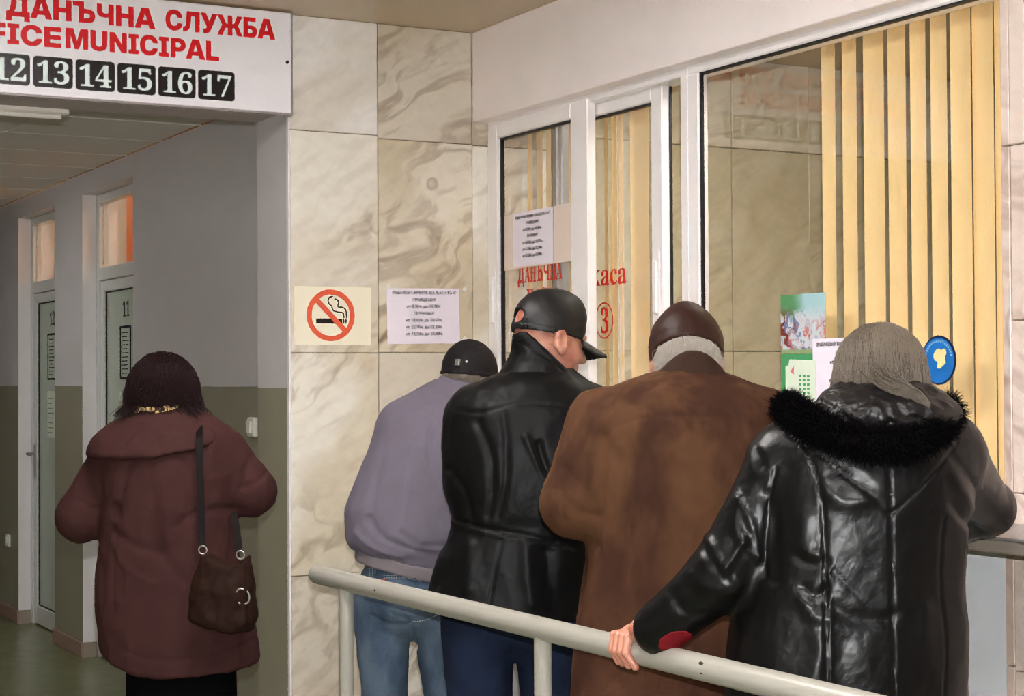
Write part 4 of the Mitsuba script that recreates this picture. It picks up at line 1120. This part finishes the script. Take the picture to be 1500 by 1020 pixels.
# ================================================================ man in the lilac jacket
f1 = Figure(600, 5.4, 'man in lilac blouson jacket, dark cap and pale blue jeans, bending towards the corner')
L, M = f1.L, f1.M
rows1 = f1.rows([(556, 636, 694, .10, .25), (566, 618, 705, .06, .26), (578, 596, 712, .02, .26), (594, 573, 716, -.03, .25), (614, 558, 718, -.07, .24), (640, 545, 718, -.10, .22), (680, 529, 714, -.13, .20), (720, 514, 706, -.15, .17),
                 (750, 506, 700, -.16, .15), (782, 507, 694, -.165, .14), (800, 515, 686, -.16, .13), (812, 526, 676, -.145, .12), (850, 540, 664, -.13, .11)])
sh1, el1, wr1 = [M(592, 628, .06), M(694, 622, .14)], [M(568, 730, .10), M(704, 726, .18)], [M(632, 752, .40), M(735, 735, .40)]
def bloz(P, o): return L(520, 803)[2] + o - (P[:, 0] - L(520, 803)[0]) * .26
def jacket1(P):
    d = loft(P, rows1)
    for i in (0, 1):
        d = smin(d, chain(P, [sh1[i], el1[i], wr1[i]], [.090, .078, .055], .03), .03)
    return np.maximum(d, bloz(P, .004) - P[:, 2])
lo, hi = rows_box(rows1, [(p, .10) for p in (*sh1, *el1, *wr1)])
jk1 = f1.cloth('jacket', jacket1, lo, hi, .007, 'cotton_lilac',
    strokes=[([(632, 625), (628, 670), (640, 705), (660, 735)], .008, -.008), ([(615, 660), (632, 700), (655, 722)], .010, .006), ([(540, 760), (560, 785), (600, 803), (650, 815)], .010, -.008), ([(520, 780), (545, 800), (590, 815)], .008, .006),
             ([(590, 780), (620, 798), (650, 800)], .008, -.006), ([(560, 640), (552, 700), (545, 760)], .016, -.005), ([(600, 640), (596, 700), (590, 780)], .02, .005), ([(600, 596), (640, 604), (680, 610)], .004, -.002)],
    noise_=((.008, 8, 8, 4, 34), (-.003, 18, 18, 9, 38)))
rb = f1.rows([(790, 521, 680, -.145, .125), (812, 521, 676, -.148, .125), (850, 523, 668, -.14, .12), (870, 528, 664, -.135, .115)])
def band1(P): return np.maximum(loft(P, rb), np.maximum(P[:, 2] - bloz(P, .012), bloz(P, -.032) - P[:, 2]))
f1.cloth('waistband', band1, *rows_box(rb), .006, 'rib_lilac', parent=jk1, label='ribbed waistband')
rc = f1.rows([(538, 650, 692, .10, .22), (552, 641, 698, .085, .24), (575, 620, 708, .06, .255)])
def collar1(P):
    c = loft(P, rc); t = L(642, 549)[2] - (P[:, 0] - L(642, 549)[0]) * .36
    c = np.maximum(c, (P[:, 2] - t) * .9)
    return np.maximum(c, -loft(P, f1.rows([(530, 656, 690, .115, .21), (575, 640, 700, .09, .24)])))
lo, hi = rows_box(rc); f1.cloth('collar', collar1, lo, hi, .005, 'cotton_lilac', parent=jk1, noise_=((.002, 20, 20, 20, 6),))
hd1, R1 = M(685, 559, .20), head_pose(20, 14, 4)
nk1 = M(668, 588, .16)
hip1 = np.array([M(600, 880)[0], .0, .92]); kn1 = [np.array([M(566, 1000)[0], .02, .50]), np.array([M(655, 1000)[0], .05, .50])]; an1 = [np.array([M(568, 1000)[0], .0, .09]), np.array([M(648, 1000)[0], .03, .09])]
build_body(f1, hd1, R1, nk1, hip1, sh1, el1, wr1, kn1, an1, 'skin_pale', [relaxed(wr1[i], el1[i]) for i in (0, 1)])
def cap1f(P):
    q = (P - hd1) @ R1
    d = crown(q, (0, -.010, .034), (.088, .108, .100))
    d = np.maximum(d, (.016 + .16 * np.minimum(q[:, 1], .03) - q[:, 2]) * .94)
    return np.maximum(d, -ell(q, (0, -.012, .028), (.0785, .0995, .0895)))
lo, hi = bounds([hd1], .2)
cp1 = f1.cloth('cap', cap1f, lo, hi, .0045, 'cap_dark', noise_=((.0015, 30, 30, 30, 6),), label='dark baseball cap')
Bq = f1.trace([(669, 531), (672, 531)], 3, .004)[1]; Be = f1.trace([(682, 530), (685, 530)], 3, .003)[1]
def brim1(P):
    q = (P - hd1) @ R1
    y = q[:, 1]; zz = .020 - .28 * (y - .08) - 6.0 * q[:, 0] ** 2
    return np.maximum(np.maximum(np.abs(q[:, 2] - zz) * .8 - .0035, ell(q * [1, 1, 0], (0, .092, 0), (.078, .085, 1))), .075 - 1.6 * q[:, 0] ** 2 - y)
f1.cloth('brim', brim1, lo, hi, .0045, 'cap_dark', parent=cp1)
def strap1(P):
    q = (P - hd1) @ R1
    d = crown(q, (0, -.010, .034), (.0905, .1105, .100)); d = np.maximum(d, -crown(q, (0, -.010, .034), (.085, .105, .096)))
    return np.maximum(np.maximum(d, np.abs(q[:, 2] - .022 - .16 * q[:, 1]) - .008), q[:, 1] + .03)
f1.cloth('strap', strap1, lo, hi, .0045, 'cap_dark', parent=cp1)
def buck(P):
    q = (P - Bq) @ (R1 @ rotz(-.25)); return np.maximum(np.maximum(np.abs(q[:, 0]) - .0085, np.abs(q[:, 2]) - .0105), np.abs(q[:, 1]) - .005)
f1.cloth('buckle', buck, *bounds([Bq], .025), .0016, 'silver', parent=cp1, label='silver buckle', it=1)
f1.cloth('eyelet', lambda P: ell(P, Be, (.005, .004, .005)), *bounds([Be], .012), .0012, 'silver', parent=cp1)
hb1 = f1.cloth('hair', lambda P: np.maximum(ell((P - hd1) @ R1, (0, -.016, .020), (.081, .101, .094)), np.maximum(((P - hd1) @ R1)[:, 1] - .01, np.maximum(-(((P - hd1) @ R1)[:, 2] + .075), ((P - hd1) @ R1)[:, 2] - .01))), *bounds([hd1], .15), .006, 'hair_grey', label='short grey hair below the cap')
curves(f1, 'strands', meridians(hd1, R1, np.array([0, -.014, .024]), np.array([.081, .101, .092]), 1100, (95, 265), (103, 112), (.015, .04), .0008, 12, lift=(.97, 1.02), drop=.3, wild=.003), 'hair_grey', hb1, kind='stuff')
jn = trousers(f1, 'jeans', hip1, kn1, an1, .092, (.086, .066, .062), 'denim_pale', top=.10, hipr=(.155, .135, .15),
    strokes=[([(563, 856), (560, 880), (585, 905), (612, 908)], .004, -.003), ([(590, 905), (605, 930), (607, 960)], .006, -.008), ([(545, 905), (575, 918), (610, 915)], .008, -.005), ([(545, 900), (548, 960), (545, 1020)], .012, .004), ([(650, 905), (665, 960), (664, 1020)], .005, -.003)],
    noise_=((.007, 8, 8, 5, 43), (-.004, 14, 14, 9, 44)))
def stitches(fig, pts, parent, n, r=.0012, m='denim_stitch', dashes=True):
    p = fig.trace(pts, n * 2 if dashes else n); ms = []
    for k in range(0, len(p) - 1, 2 if dashes else 1):
        ms.append(tube([p[k], p[k + 1]], r, 5))
    t = cat(*ms); fig.put('stitching', np.array(t.vertices), np.array(t.faces), m, parent, smooth=False)
for pts, n in (([(562, 843), (590, 843), (617, 848)], 16), ([(562, 847), (590, 847), (617, 852)], 16), ([(604, 911), (622, 909), (642, 900)], 12), ([(540, 826), (542, 850)], 8), ([(545, 826), (547, 850)], 8)):
    stitches(f1, pts, jn, n)
for pts in ([(549, 823), (550, 842)], [(607, 838), (608, 852)]):
    p = f1.trace(pts, 6, .004); t = tube(p, .005, 8); f1.put('belt_loop', np.array(t.vertices), np.array(t.faces), 'denim_pale', jn)
p = f1.trace([(562, 848), (562, 856)], 4, .002); t = tube(p, .0045, 6); f1.put('tab', np.array(t.vertices), np.array(t.faces), 'stitch_red', jn, 'small red tab on the back pocket')
shoes(f1, an1, -.4)

# ================================================================ grey haired woman in black leather, hand on the rail
f4 = Figure(1270, 3.5, 'grey haired woman in a shiny black leather coat with fur trimmed hood')
L, M = f4.L, f4.M
rows4 = f4.rows([(588, 1215, 1362, -.05, .10), (602, 1178, 1392, -.09, .12), (622, 1150, 1410, -.12, .14), (660, 1128, 1422, -.15, .15), (720, 1116, 1418, -.17, .15), (800, 1103, 1406, -.175, .14), (860, 1086, 1402, -.18, .145),
                 (915, 1068, 1407, -.185, .15), (985, 1060, 1408, -.19, .155), (1060, 1052, 1412, -.19, .16), (1190, 1040, 1420, -.20, .165)])
grip_u, grip_v = 932, 958
f4s = f4.s
sh4 = [M(1156, 672, -.01), M(1388, 672, .0)]
el4 = [M(1062, 836, -.03), L(1446, 743, .21)]
# where the hand holds the handrail
yg = 3.075
G_w = RA + (RB - RA) * (RA[1] - yg) / (RA[1] - RB[1])
G4 = (G_w - f4.O) @ f4.A
ra_ = ((RA - RB) / np.linalg.norm(RA - RB)) @ f4.A
wr4 = [M(982, 936, .06), L(1398, 770, .38)]
nrm = np.cross(ra_, [0, 0, 1.0]); nrm /= np.linalg.norm(nrm)
if nrm[1] > 0: nrm = -nrm                         # across the rail, towards the eye
wr4[0] = G4 - ra_ * .082 + nrm * .016 + np.array([0, 0, .052])
def coat4(P):
    d = loft(P, rows4)
    d = smin(d, chain(P, [sh4[0], el4[0], wr4[0] + (el4[0] - wr4[0]) * .15 + np.array([0, -.006, -.010])], [.078, .066, .053], .03), .026)
    d = smin(d, chain(P, [sh4[1], el4[1], wr4[1]], [.076, .056, .046], .03), .045)
    return d
lo, hi = rows_box(rows4, [(p, .10) for p in (*sh4, *el4, *wr4)])
ct = f4.cloth('coat', coat4, lo, hi, .0055, 'leather_black',
    strokes=[([(1165, 640), (1230, 690), (1300, 752)], 0.0032, -0.0032), ([(1300, 752), (1370, 690), (1410, 650)], 0.0032, -0.0032), ([(1300, 690), (1301, 850), (1301, 1019)], 0.0026, -0.0030),
             ([(1186, 655), (1204, 740), (1206, 830), (1204, 1019)], 0.0040, -0.0045), ([(1211, 830), (1209, 1019)], 0.0030, 0.0030), ([(1206, 826), (1250, 868), (1295, 914)], 0.0028, -0.0026),
             ([(1381, 760), (1376, 860), (1384, 940), (1380, 1019)], 0.0030, -0.0030), ([(1144, 690), (1130, 760), (1125, 850)], 0.0040, -0.0040),
             ([(1115, 655), (1120, 700), (1138, 690), (1130, 660)], 0.0100, 0.0039), ([(1090, 740), (1086, 775), (1108, 815), (1116, 822)], 0.0100, 0.0055), ([(1094, 735), (1106, 770), (1118, 818)], 0.0075, 0.0044), ([(1065, 842), (1085, 812), (1096, 796)], 0.0075, 0.0055),
             ([(1038, 805), (1055, 835), (1072, 850)], 0.0100, -0.0050), ([(1040, 780), (1060, 830), (1090, 860)], 0.0088, 0.0044), ([(1020, 850), (1050, 870), (1080, 872)], 0.0125, 0.0044), ([(995, 880), (1010, 905), (1035, 912)], 0.0100, -0.0044), ([(1130, 730), (1142, 790), (1136, 850)], 0.0150, -0.0066),
             ([(1180, 760), (1178, 800), (1200, 822)], 0.0175, 0.0055), ([(1170, 815), (1190, 824), (1206, 822)], 0.0100, -0.0055), ([(1210, 715), (1240, 735), (1262, 732)], 0.0175, 0.0066), ([(1222, 690), (1250, 700), (1270, 716)], 0.0125, -0.0044),
             ([(1176, 878), (1192, 900), (1204, 902)], 0.0150, 0.0055), ([(1175, 860), (1190, 872), (1206, 860)], 0.0100, -0.0055), ([(1220, 890), (1260, 905), (1300, 900)], 0.0150, -0.0044), ([(1195, 930), (1190, 980), (1180, 1019)], 0.0200, 0.0055), ([(1225, 940), (1228, 1019)], 0.0250, -0.0044),
             ([(1350, 890), (1350, 930)], 0.0150, 0.0039), ([(1400, 700), (1430, 740), (1470, 770)], 0.0125, 0.0050), ([(1395, 740), (1430, 770), (1470, 785)], 0.0100, -0.0055), ([(1400, 670), (1440, 715), (1466, 745)], 0.0088, -0.0039)],
    noise_=((.006, 8, 8, 5, 54), (-.0012, 14, 14, 8, 58), (-.0008, 40, 40, 30, 60)))
# cuff slit showing the red lining
def cuff(P):
    a, b = wr4[0] + (el4[0] - wr4[0]) * .07, wr4[0] + (el4[0] - wr4[0]) * .22 + np.array([0, -.004, -.006])
    d = cone(P, a, b, .045, .052); t = (P - a) @ (b - a) / ((b - a) @ (b - a))
    return np.maximum(np.maximum(d, (-t - .05) * .04), (t - 1.0) * .05)
def linf(P):
    c = L(992, 945, -.07)
    q = (P - c) @ roty(-.35)
    return np.maximum(np.minimum(coat4(P), cuff(P)) - .0035, np.maximum(np.sqrt((q[:, 0] / .036) ** 2 + (q[:, 2] / .023) ** 2) * .023 - .023, P[:, 1] - wr4[0][1] + .005))
cf = wr4[0] + (el4[0] - wr4[0]) * .2
f4.cloth('lining', linf, *bounds([cf], .11), .0045, 'lining_red', parent=ct, noise_=((.003, 40, 40, 40, 3),), label='red lining showing at the open cuff')
f4.cloth('cuff', cuff, *bounds([wr4[0]], .14), .0045, 'leather_black', parent=ct, noise_=((.004, 30, 30, 30, 3),))
bt = G4 * 0 + wr4[0] + (el4[0] - wr4[0]) * .10 + np.array([.018, -.036, -.020])
V, F = nets(lambda P: ell(P, bt, (.006, .006, .006)), *bounds([bt], .02), .002); f4.put('snap_button', V, F, 'silver', ct, 'shiny snap button')
# fur edge and hood lining
fur_path = [L(1152, 597, .02), L(1163, 603, -.05), L(1190, 620, -.12), L(1232, 640, -.165), L(1278, 652, -.18), L(1322, 652, -.175), L(1358, 640, -.15), L(1380, 622, -.09), L(1386, 606, -.02), L(1382, 592, .03)]
fp = spline(fur_path, 40); fr_ = np.interp(np.linspace(0, 1, 40), [0, .1, .4, .6, .9, 1], [.022, .025, .022, .020, .024, .023])
def furf(P):
    d = None
    for i in range(0, 39, 3):
        c = cone(P, fp[i], fp[min(i + 3, 39)], fr_[i], fr_[min(i + 3, 39)]); d = c if d is None else smin(d, c, .01)
    return d
fk = f4.cloth('fur_trim', furf, *bounds(fp, .06), .006, 'fur_black', noise_=((.010, 60, 60, 60, 3),), label='fluffy black fur edge of the hood', parent=ct)
g = np.random.default_rng(3); st = []
for _ in range(9000):
    i = g.integers(0, 39); t = fp[min(i + 1, 39)] - fp[max(i - 1, 0)]; t /= np.linalg.norm(t)
    n = g.normal(size=3); n -= t * (n @ t) * .7; n /= np.linalg.norm(n)
    o = fp[i] + t * g.uniform(-.006, .006) + n * fr_[i] * .95; ln = g.uniform(.010, .024)
    q = n + np.array([0, 0, -.35]) + g.normal(0, .35, 3)
    st.append(np.c_[[o, o + n * ln * .5, o + n * ln * .7 + q * ln * .35], [.0009, .0008, .0003]])
curves(f4, 'strands', st, 'fur_black', ct, kind='stuff')
def hoodf(P):
    d = ell(P, M(1288, 606, -.05), (.148, .12, .052))
    d = smin(d, ell(P, M(1290, 588, -.02), (.115, .10, .040)), .03)
    return d
f4.cloth('hood_lining', hoodf, *bounds([M(1288, 600, -.05)], .20), .005, 'satin_black', parent=ct, label='wrinkled black satin hood lining',
    strokes=[([(1215, 592), (1240, 610), (1262, 628)], .005, -.005), ([(1255, 600), (1285, 590), (1300, 618)], .005, -.005), ([(1310, 590), (1330, 612), (1370, 618)], .005, -.005), ([(1230, 620), (1290, 634), (1350, 626)], .005, .005)],
    noise_=((.008, 16, 16, 16, 3), (-.006, 26, 26, 26, 5)))
# head, body and hand
hd4, R4 = M(1294, 565, .03), head_pose(6, 20)
nk4 = M(1290, 622, .0)
hip4 = np.array([M(1240, 930)[0], .0, .90]); kn4 = [hip4 + [-.10, .02, -.42], hip4 + [.10, .02, -.42]]; an4 = [np.array([hip4[0] - .10, .0, .09]), np.array([hip4[0] + .10, .0, .09])]
up4 = np.array([0, 0, 1.0])
def grip(P):
    rr = .0265
    d = None; kn_ = []
    for i, x in enumerate((-.026, -.007, .012, .029)):      # index, nearest the wrist, to little finger
        fr0 = (.0092, .0095, .0090, .0082)[i]; R_ = rr + fr0 * .9
        pts = []
        for a, sh_ in ((118, .004), (52, .000), (2, -.006), (-46 - 6 * (i < 2), -.014 - .006 * (i == 0))):
            t = math.radians(a); e = R_ + (.006 if a > 40 and a < 60 else .004 if a > 100 else 0)
            pts.append(G4 + ra_ * (x + sh_) + nrm * math.cos(t) * e + up4 * math.sin(t) * e)
        kn_.append(pts[0])
        c = chain(P, pts, [fr0 * 1.08, fr0 * 1.04, fr0, fr0 * .86], .003)
        d = c if d is None else smin(d, c, .0035)
    w = wr4[0]
    for i, k in enumerate(kn_):
        d = smin(d, cone(P, k + up4 * .001, w + ra_ * .012 + nrm * (.012 - .008 * i), .0135, .020), .012)
    d = smin(d, cone(P, w - ra_ * .03 + up4 * .012, w + ra_ * .015, .025, .024), .015)
    th = [w + ra_ * .015 - nrm * .012 - up4 * .012, G4 - ra_ * .050 - nrm * .036 + up4 * .020, G4 - ra_ * .036 - nrm * .040 - up4 * .004, G4 - ra_ * .026 - nrm * .034 - up4 * .024]
    d = smin(d, chain(P, th, [.017, .0125, .011, .009], .005), .012)
    return np.maximum(d, -(np.linalg.norm((P - G4) - np.outer((P - G4) @ ra_, ra_), axis=1) - .0262))
build_body(f4, hd4, R4, nk4, hip4, sh4, el4, wr4, kn4, an4, 'skin_hand', [(grip, G4 - ra_ * .02), relaxed(wr4[1], el4[1])], scale=.95, slim=.92)
def hair4(P):
    q = (P - hd4) @ R4
    d = ell(q, (0, -.014, .022), (.088, .106, .094))
    d = smin(d, ell(P, hd4 + np.array([0, -.035, -.045]), (.098, .075, .075)), .03)
    return np.maximum(d, np.maximum(q[:, 1] - .055 - .3 * np.clip(q[:, 2], 0, 1), hd4[2] - .045 - P[:, 2]))
hh = f4.cloth('hair', hair4, *bounds([hd4], .2), .005, 'hair_ash_base', strokes=[([(1296, 490), (1290, 540), (1288, 560)], .004, -.006)], noise_=((.003, 40, 40, 8, 4),), label='straight ash grey hair falling over the hood')
cc4, rr4 = np.array([0, -.014, .022]), np.array([.090, .108, .096])
curves(f4, 'strands', meridians(hd4, R4, cc4, rr4, 5200, (70, 290), (4, 60), (.15, .25), .0006, 31, k=7, lift=(.99, 1.06), swirl=.25, wild=.0035), 'hair_ash', hh, kind='stuff')
curves(f4, 'strands', meridians(hd4, R4, cc4, rr4, 3600, (70, 290), (4, 60), (.14, .24), .0006, 32, k=7, lift=(.99, 1.05), swirl=.2, wild=.003), 'hair_ash_dark', hh, kind='stuff')
# the lock that lies over the collar
lk = [L(1292, 548, -.10), L(1302, 560, -.125), (L(1325, 572, -.14)), L(1345, 585, -.15), L(1360, 602, -.155)]
base_l = spline(lk, 9); st = []
for _ in range(500):
    o = g.normal(0, 1, 3) * [.010, .004, .006]; w_ = np.linspace(1.3, .35, 9)[:, None]
    st.append(np.c_[base_l[:] + o * w_ + g.normal(0, .0006, (9, 3)), np.linspace(.0007, .0004, 9)])
curves(f4, 'lock', st[::2], 'hair_ash', hh, kind='stuff')
curves(f4, 'lock', st[1::2], 'hair_ash_dark', hh, kind='stuff')
trousers(f4, 'trousers', hip4, kn4, an4, .09, (.095, .075, .07), 'wool_black', top=.1)
shoes(f4, an4)

# ================================================================ woman in the plum parka
f0 = Figure(243, 4.9, 'woman with short dark red hair in a plum coloured parka, standing alone by the corridor')
L, M = f0.L, f0.M
rows0 = f0.rows([(600, 205, 285, -.03, .10), (610, 178, 305, -.06, .13), (626, 156, 326, -.09, .15), (655, 142, 345, -.12, .16), (700, 143, 348, -.14, .16), (750, 150, 346, -.15, .155), (800, 149, 348, -.155, .15), (860, 145, 360, -.165, .155),
                 (905, 148, 371, -.175, .16), (945, 152, 378, -.18, .165), (980, 158, 381, -.185, .165)])
sh0, el0, wr0 = [M(172, 672, .01), M(322, 668, .02)], [M(121, 757, .0), M(366, 722, .02)], [M(190, 748, .28), M(300, 722, .30)]
def parka(P):
    d = loft(P, rows0)
    for i in (0, 1):
        d = smin(d, chain(P, [sh0[i], el0[i], wr0[i]], [.075, .066, .050], .03), .025)
    xc = (P[:, 0] - L(264, 977)[0]) / (110 * f0.s)
    hem = L(264, 977)[2] + .035 * np.clip(-xc, 0, 2) ** 2 * 1.7 + .028 * np.clip(xc, 0, 2) ** 2 * .6
    return np.maximum(d, hem - P[:, 2])
lo, hi = rows_box(rows0, [(p, .09) for p in (*sh0, *el0, *wr0)])
pk = f0.cloth('parka', parka, lo, hi, .0065, 'parka_plum',
    strokes=[([(162, 760), (172, 740), (180, 700), (190, 672)], 0.0120, -0.0054), ([(160, 772), (150, 800)], 0.0120, -0.0072), ([(165, 745), (170, 758)], 0.0144, -0.0090), ([(345, 752), (310, 748), (270, 760), (262, 770)], 0.0120, -0.0060), ([(165, 782), (200, 800), (240, 812)], 0.0120, -0.0054), ([(160, 790), (185, 830), (230, 856)], 0.0096, 0.0036),
             ([(165, 775), (165, 850), (170, 900)], 0.0096, -0.0036), ([(220, 690), (225, 760), (222, 800)], 0.0120, -0.0036), ([(245, 680), (240, 730), (246, 790)], 0.0144, 0.0036), ([(200, 672), (178, 720)], 0.0072, -0.0030), ([(260, 668), (280, 720), (275, 745)], 0.0120, -0.0036),
             ([(185, 950), (230, 962), (264, 964), (320, 958), (375, 938)], 0.0048, -0.0024), ([(365, 665), (350, 690), (352, 720)], 0.0096, -0.0042), ([(380, 690), (365, 712), (345, 716)], 0.0072, -0.0036), ([(300, 860), (260, 840), (240, 800)], 0.0168, -0.0042), ([(110, 740), (135, 748), (150, 735)], 0.0084, -0.0036)],
    noise_=((.008, 8, 8, 4, 64), (-.004, 18, 18, 9, 68)))
# wide collar lying on the shoulders
def cape(P):
    low = L(228, 668)[2] + .32 * np.clip(P[:, 0] - L(235, 0)[0], 0, 1) ** 1.0 * .6 + 3.0 * np.clip(P[:, 0] - L(285, 0)[0], 0, 1) ** 2
    d = loft(P, f0.rows([(596, 210, 280, -.045, .10), (606, 186, 298, -.075, .13), (620, 160, 318, -.105, .155), (645, 134, 336, -.135, .165), (668, 128, 340, -.150, .165), (680, 128, 340, -.15, .16)]))
    return np.maximum(d, low - P[:, 2])
f0.cloth('cape_collar', cape, *bounds([L(120, 690), L(350, 590), L(230, 640) + [0, -.15, 0], L(230, 640) + [0, .18, 0]], .02), .006, 'parka_plum', parent=pk, label='wide flat collar', strokes=[([(200, 625), (180, 650)], .01, -.005), ([(280, 620), (300, 640)], .008, -.005)], noise_=((.006, 10, 10, 10, 6), (-.002, 24, 24, 24, 8)))
hd0, R0 = M(236, 585, .04), head_pose(4, 18)
nk0 = M(238, 628, .02)
hip0 = np.array([M(265, 900)[0], .0, .86]); kn0 = [hip0 + [-.08, .0, -.42], hip0 + [.08, .0, -.42]]; an0 = [np.array([hip0[0] - .09, .0, .09]), np.array([hip0[0] + .09, .0, .09])]
build_body(f0, hd0, R0, nk0, hip0, sh0, el0, wr0, kn0, an0, 'skin_pale', [relaxed(wr0[i], el0[i]) for i in (0, 1)], scale=.92, slim=.92)
def scarff(P):
    q = P - M(233, 603, .01)
    return smin(ell(q, (0, 0, .004), (.074, .085, .026)), ell(q, (.01, -.03, .012), (.05, .05, .02)), .02)
f0.cloth('scarf', scarff, *bounds([M(233, 606, .02)], .12), .005, 'scarf_print', noise_=((.008, 30, 30, 30, 3),), label='leopard print scarf at the neck')
def hair0(P):
    q = (P - hd0) @ R0
    d = ell(q, (0, -.014, .018), (.092, .108, .100))
    d = smin(d, ell(P, hd0 + np.array([0, -.02, -.010]), (.110, .088, .045)), .03)
    return np.maximum(d, np.maximum(q[:, 1] - .055 - .3 * np.clip(q[:, 2], 0, 1), L(236, 597)[2] + .012 * np.sin(P[:, 0] * 60) - P[:, 2]))
h0 = f0.cloth('hair', hair0, *bounds([hd0], .2), .0055, 'hair_maroon_base', noise_=((.005, 34, 34, 12, 4),), label='dark maroon bobbed hair')
curves(f0, 'strands', clip_low(meridians(hd0, R0, np.array([0, -.014, .018]), np.array([.094, .110, .102]), 4500, (60, 300), (4, 70), (.12, .20), .0008, 41, k=7, lift=(1.0, 1.10), swirl=.4, wild=.006), L(236, 599)[2], .009), 'hair_maroon', h0, kind='stuff')
curves(f0, 'strands', [np.c_[hd0 + np.array([a, b, c0]) + np.linspace(0, 1, 5)[:, None] * np.array([a * .30, b * .2, -.030]) * l, np.full(5, .0008)] for a, b, c0, l in zip(g.uniform(-.105, .105, 900), g.uniform(-.105, .04, 900), g.uniform(-.03, -.012, 900), g.uniform(.5, 1.0, 900)) if (a / .106) ** 2 + ((b + .02) / .087) ** 2 > .7], 'hair_maroon', h0, kind='stuff')
skx = f0.rows([(930, 192, 345, -.13, .12), (975, 190, 347, -.135, .12), (1060, 188, 350, -.135, .125), (1240, 184, 354, -.14, .13)])
f0.cloth('skirt', lambda P: loft(P, skx), *rows_box(skx), .008, 'wool_black', noise_=((.008, 8, 8, 3, 6),), label='long black skirt')
shoes(f0, an0)

# the brown shoulder bag that hangs on the parka
bg = thing('shoulder_bag', 'dark brown suede shoulder bag hanging on the plum parka', 'bag')
def bagf(P):
    rb_ = f0.rows([(803, 318, 350, -.27, -.19), (815, 293, 366, -.285, -.18), (840, 286, 373, -.30, -.175), (875, 278, 378, -.31, -.17), (900, 275, 380, -.31, -.175), (920, 290, 376, -.30, -.19), (931, 322, 362, -.27, -.21)], -.24)
    d = loft(P, [(*r[:5], 2.6) for r in rb_])
    xs_ = P[:, 0] - L(333, 0, -.24)[0]
    top = L(330, 826, -.24)[2] + .018 * np.clip(np.abs(xs_) / .045, 0, 1.3) ** 1.5
    low = L(300, 922, -.24)[2] + .07 * np.clip(-xs_ - .01, 0, 1) * 3 - .10 * np.clip(xs_, 0, .06) + 5 * np.clip(xs_ - .055, 0, 1) ** 2
    return np.maximum(np.maximum(d, (P[:, 2] - top) * .9), (low - P[:, 2]) * .6)
V, F = nets(bagf, *bounds([L(330, 866, -.24)], .19), .005); V = relax(V, F, 3); nn = vnormals(V, F)
V = V + nn * (.008 * (meshkit.fbm(V * 16, 3, 9) - .5) * 2 - .005 * (1 - 2 * np.abs(2 * meshkit.fbm(V * [30, 30, 12], 3, 3) - 1)))[:, None]
bd = f0.put('body', V, F, 'bag_brown', bg)
def flat_strap(pts, w, t, n=40):
    p = spline(pts, n); tg = np.gradient(p, axis=0); tg /= np.linalg.norm(tg, axis=1, keepdims=True)
    side = np.cross(tg, [0, 1.0, 0]); side /= np.linalg.norm(side, axis=1, keepdims=True); nr = np.cross(side, tg)
    c = [side * w + nr * t, -side * w + nr * t, -side * w - nr * t, side * w - nr * t]
    v = np.stack([p + q for q in c], 1).reshape(-1, 3); f = []
    for i in range(n - 1):
        for j in range(4):
            k = (j + 1) % 4; f += [[i * 4 + j, i * 4 + k, i * 4 + 4 + k], [i * 4 + j, i * 4 + 4 + k, i * 4 + 4 + j]]
    f += [[0, 2, 1], [0, 3, 2], [n * 4 - 4, n * 4 - 3, n * 4 - 2], [n * 4 - 4, n * 4 - 2, n * 4 - 1]]
    return v, np.array(f)
for pts in ([L(293, 622, -.02), L(292, 632, -.105), L(292, 645, -.150), L(293, 700, -.185), (L(295, 760, -.20)), L(296, 801, -.218)], [L(342, 752, -.170), L(345, 768, -.185), L(350, 806, -.215)]):
    v, f = flat_strap(pts, .0095, .002); f0.put('strap', v, f, 'bag_strap', bg, smooth=False)
def ringm(c, R_, r, ax=1):
    t = np.linspace(0, 2 * np.pi, 25); p = np.stack([np.cos(t) * R_, 0 * t, np.sin(t) * R_], 1) + c
    m = tube(p, r, 8, caps=False); return np.array(m.vertices), np.array(m.faces)
for c, R_ in ((L(297, 806, -.222), .011), (L(352, 813, -.222), .011)):
    f0.put('ring', *ringm(c, R_, .002), 'silver', bg)
def oval(c, a, b, r, tilt, x0=0, x1=2 * math.pi):
    t = np.linspace(x0, x1, 25); p = np.stack([np.cos(t) * a, 0 * t, np.sin(t) * b], 1) @ roty(tilt).T + c
    m = tube(p, r, 8, caps=True); return np.array(m.vertices), np.array(m.faces)
f0.put('ornament', *oval(L(354, 874, -.312), .015, .021, .0022, -.2, .9, 4.2), 'silver', bd, 'silver oval ornament')
f0.put('ornament', *oval(L(358, 874, -.312), .013, .019, .0022, -.2, 4.5, 7.0), 'silver', bd)
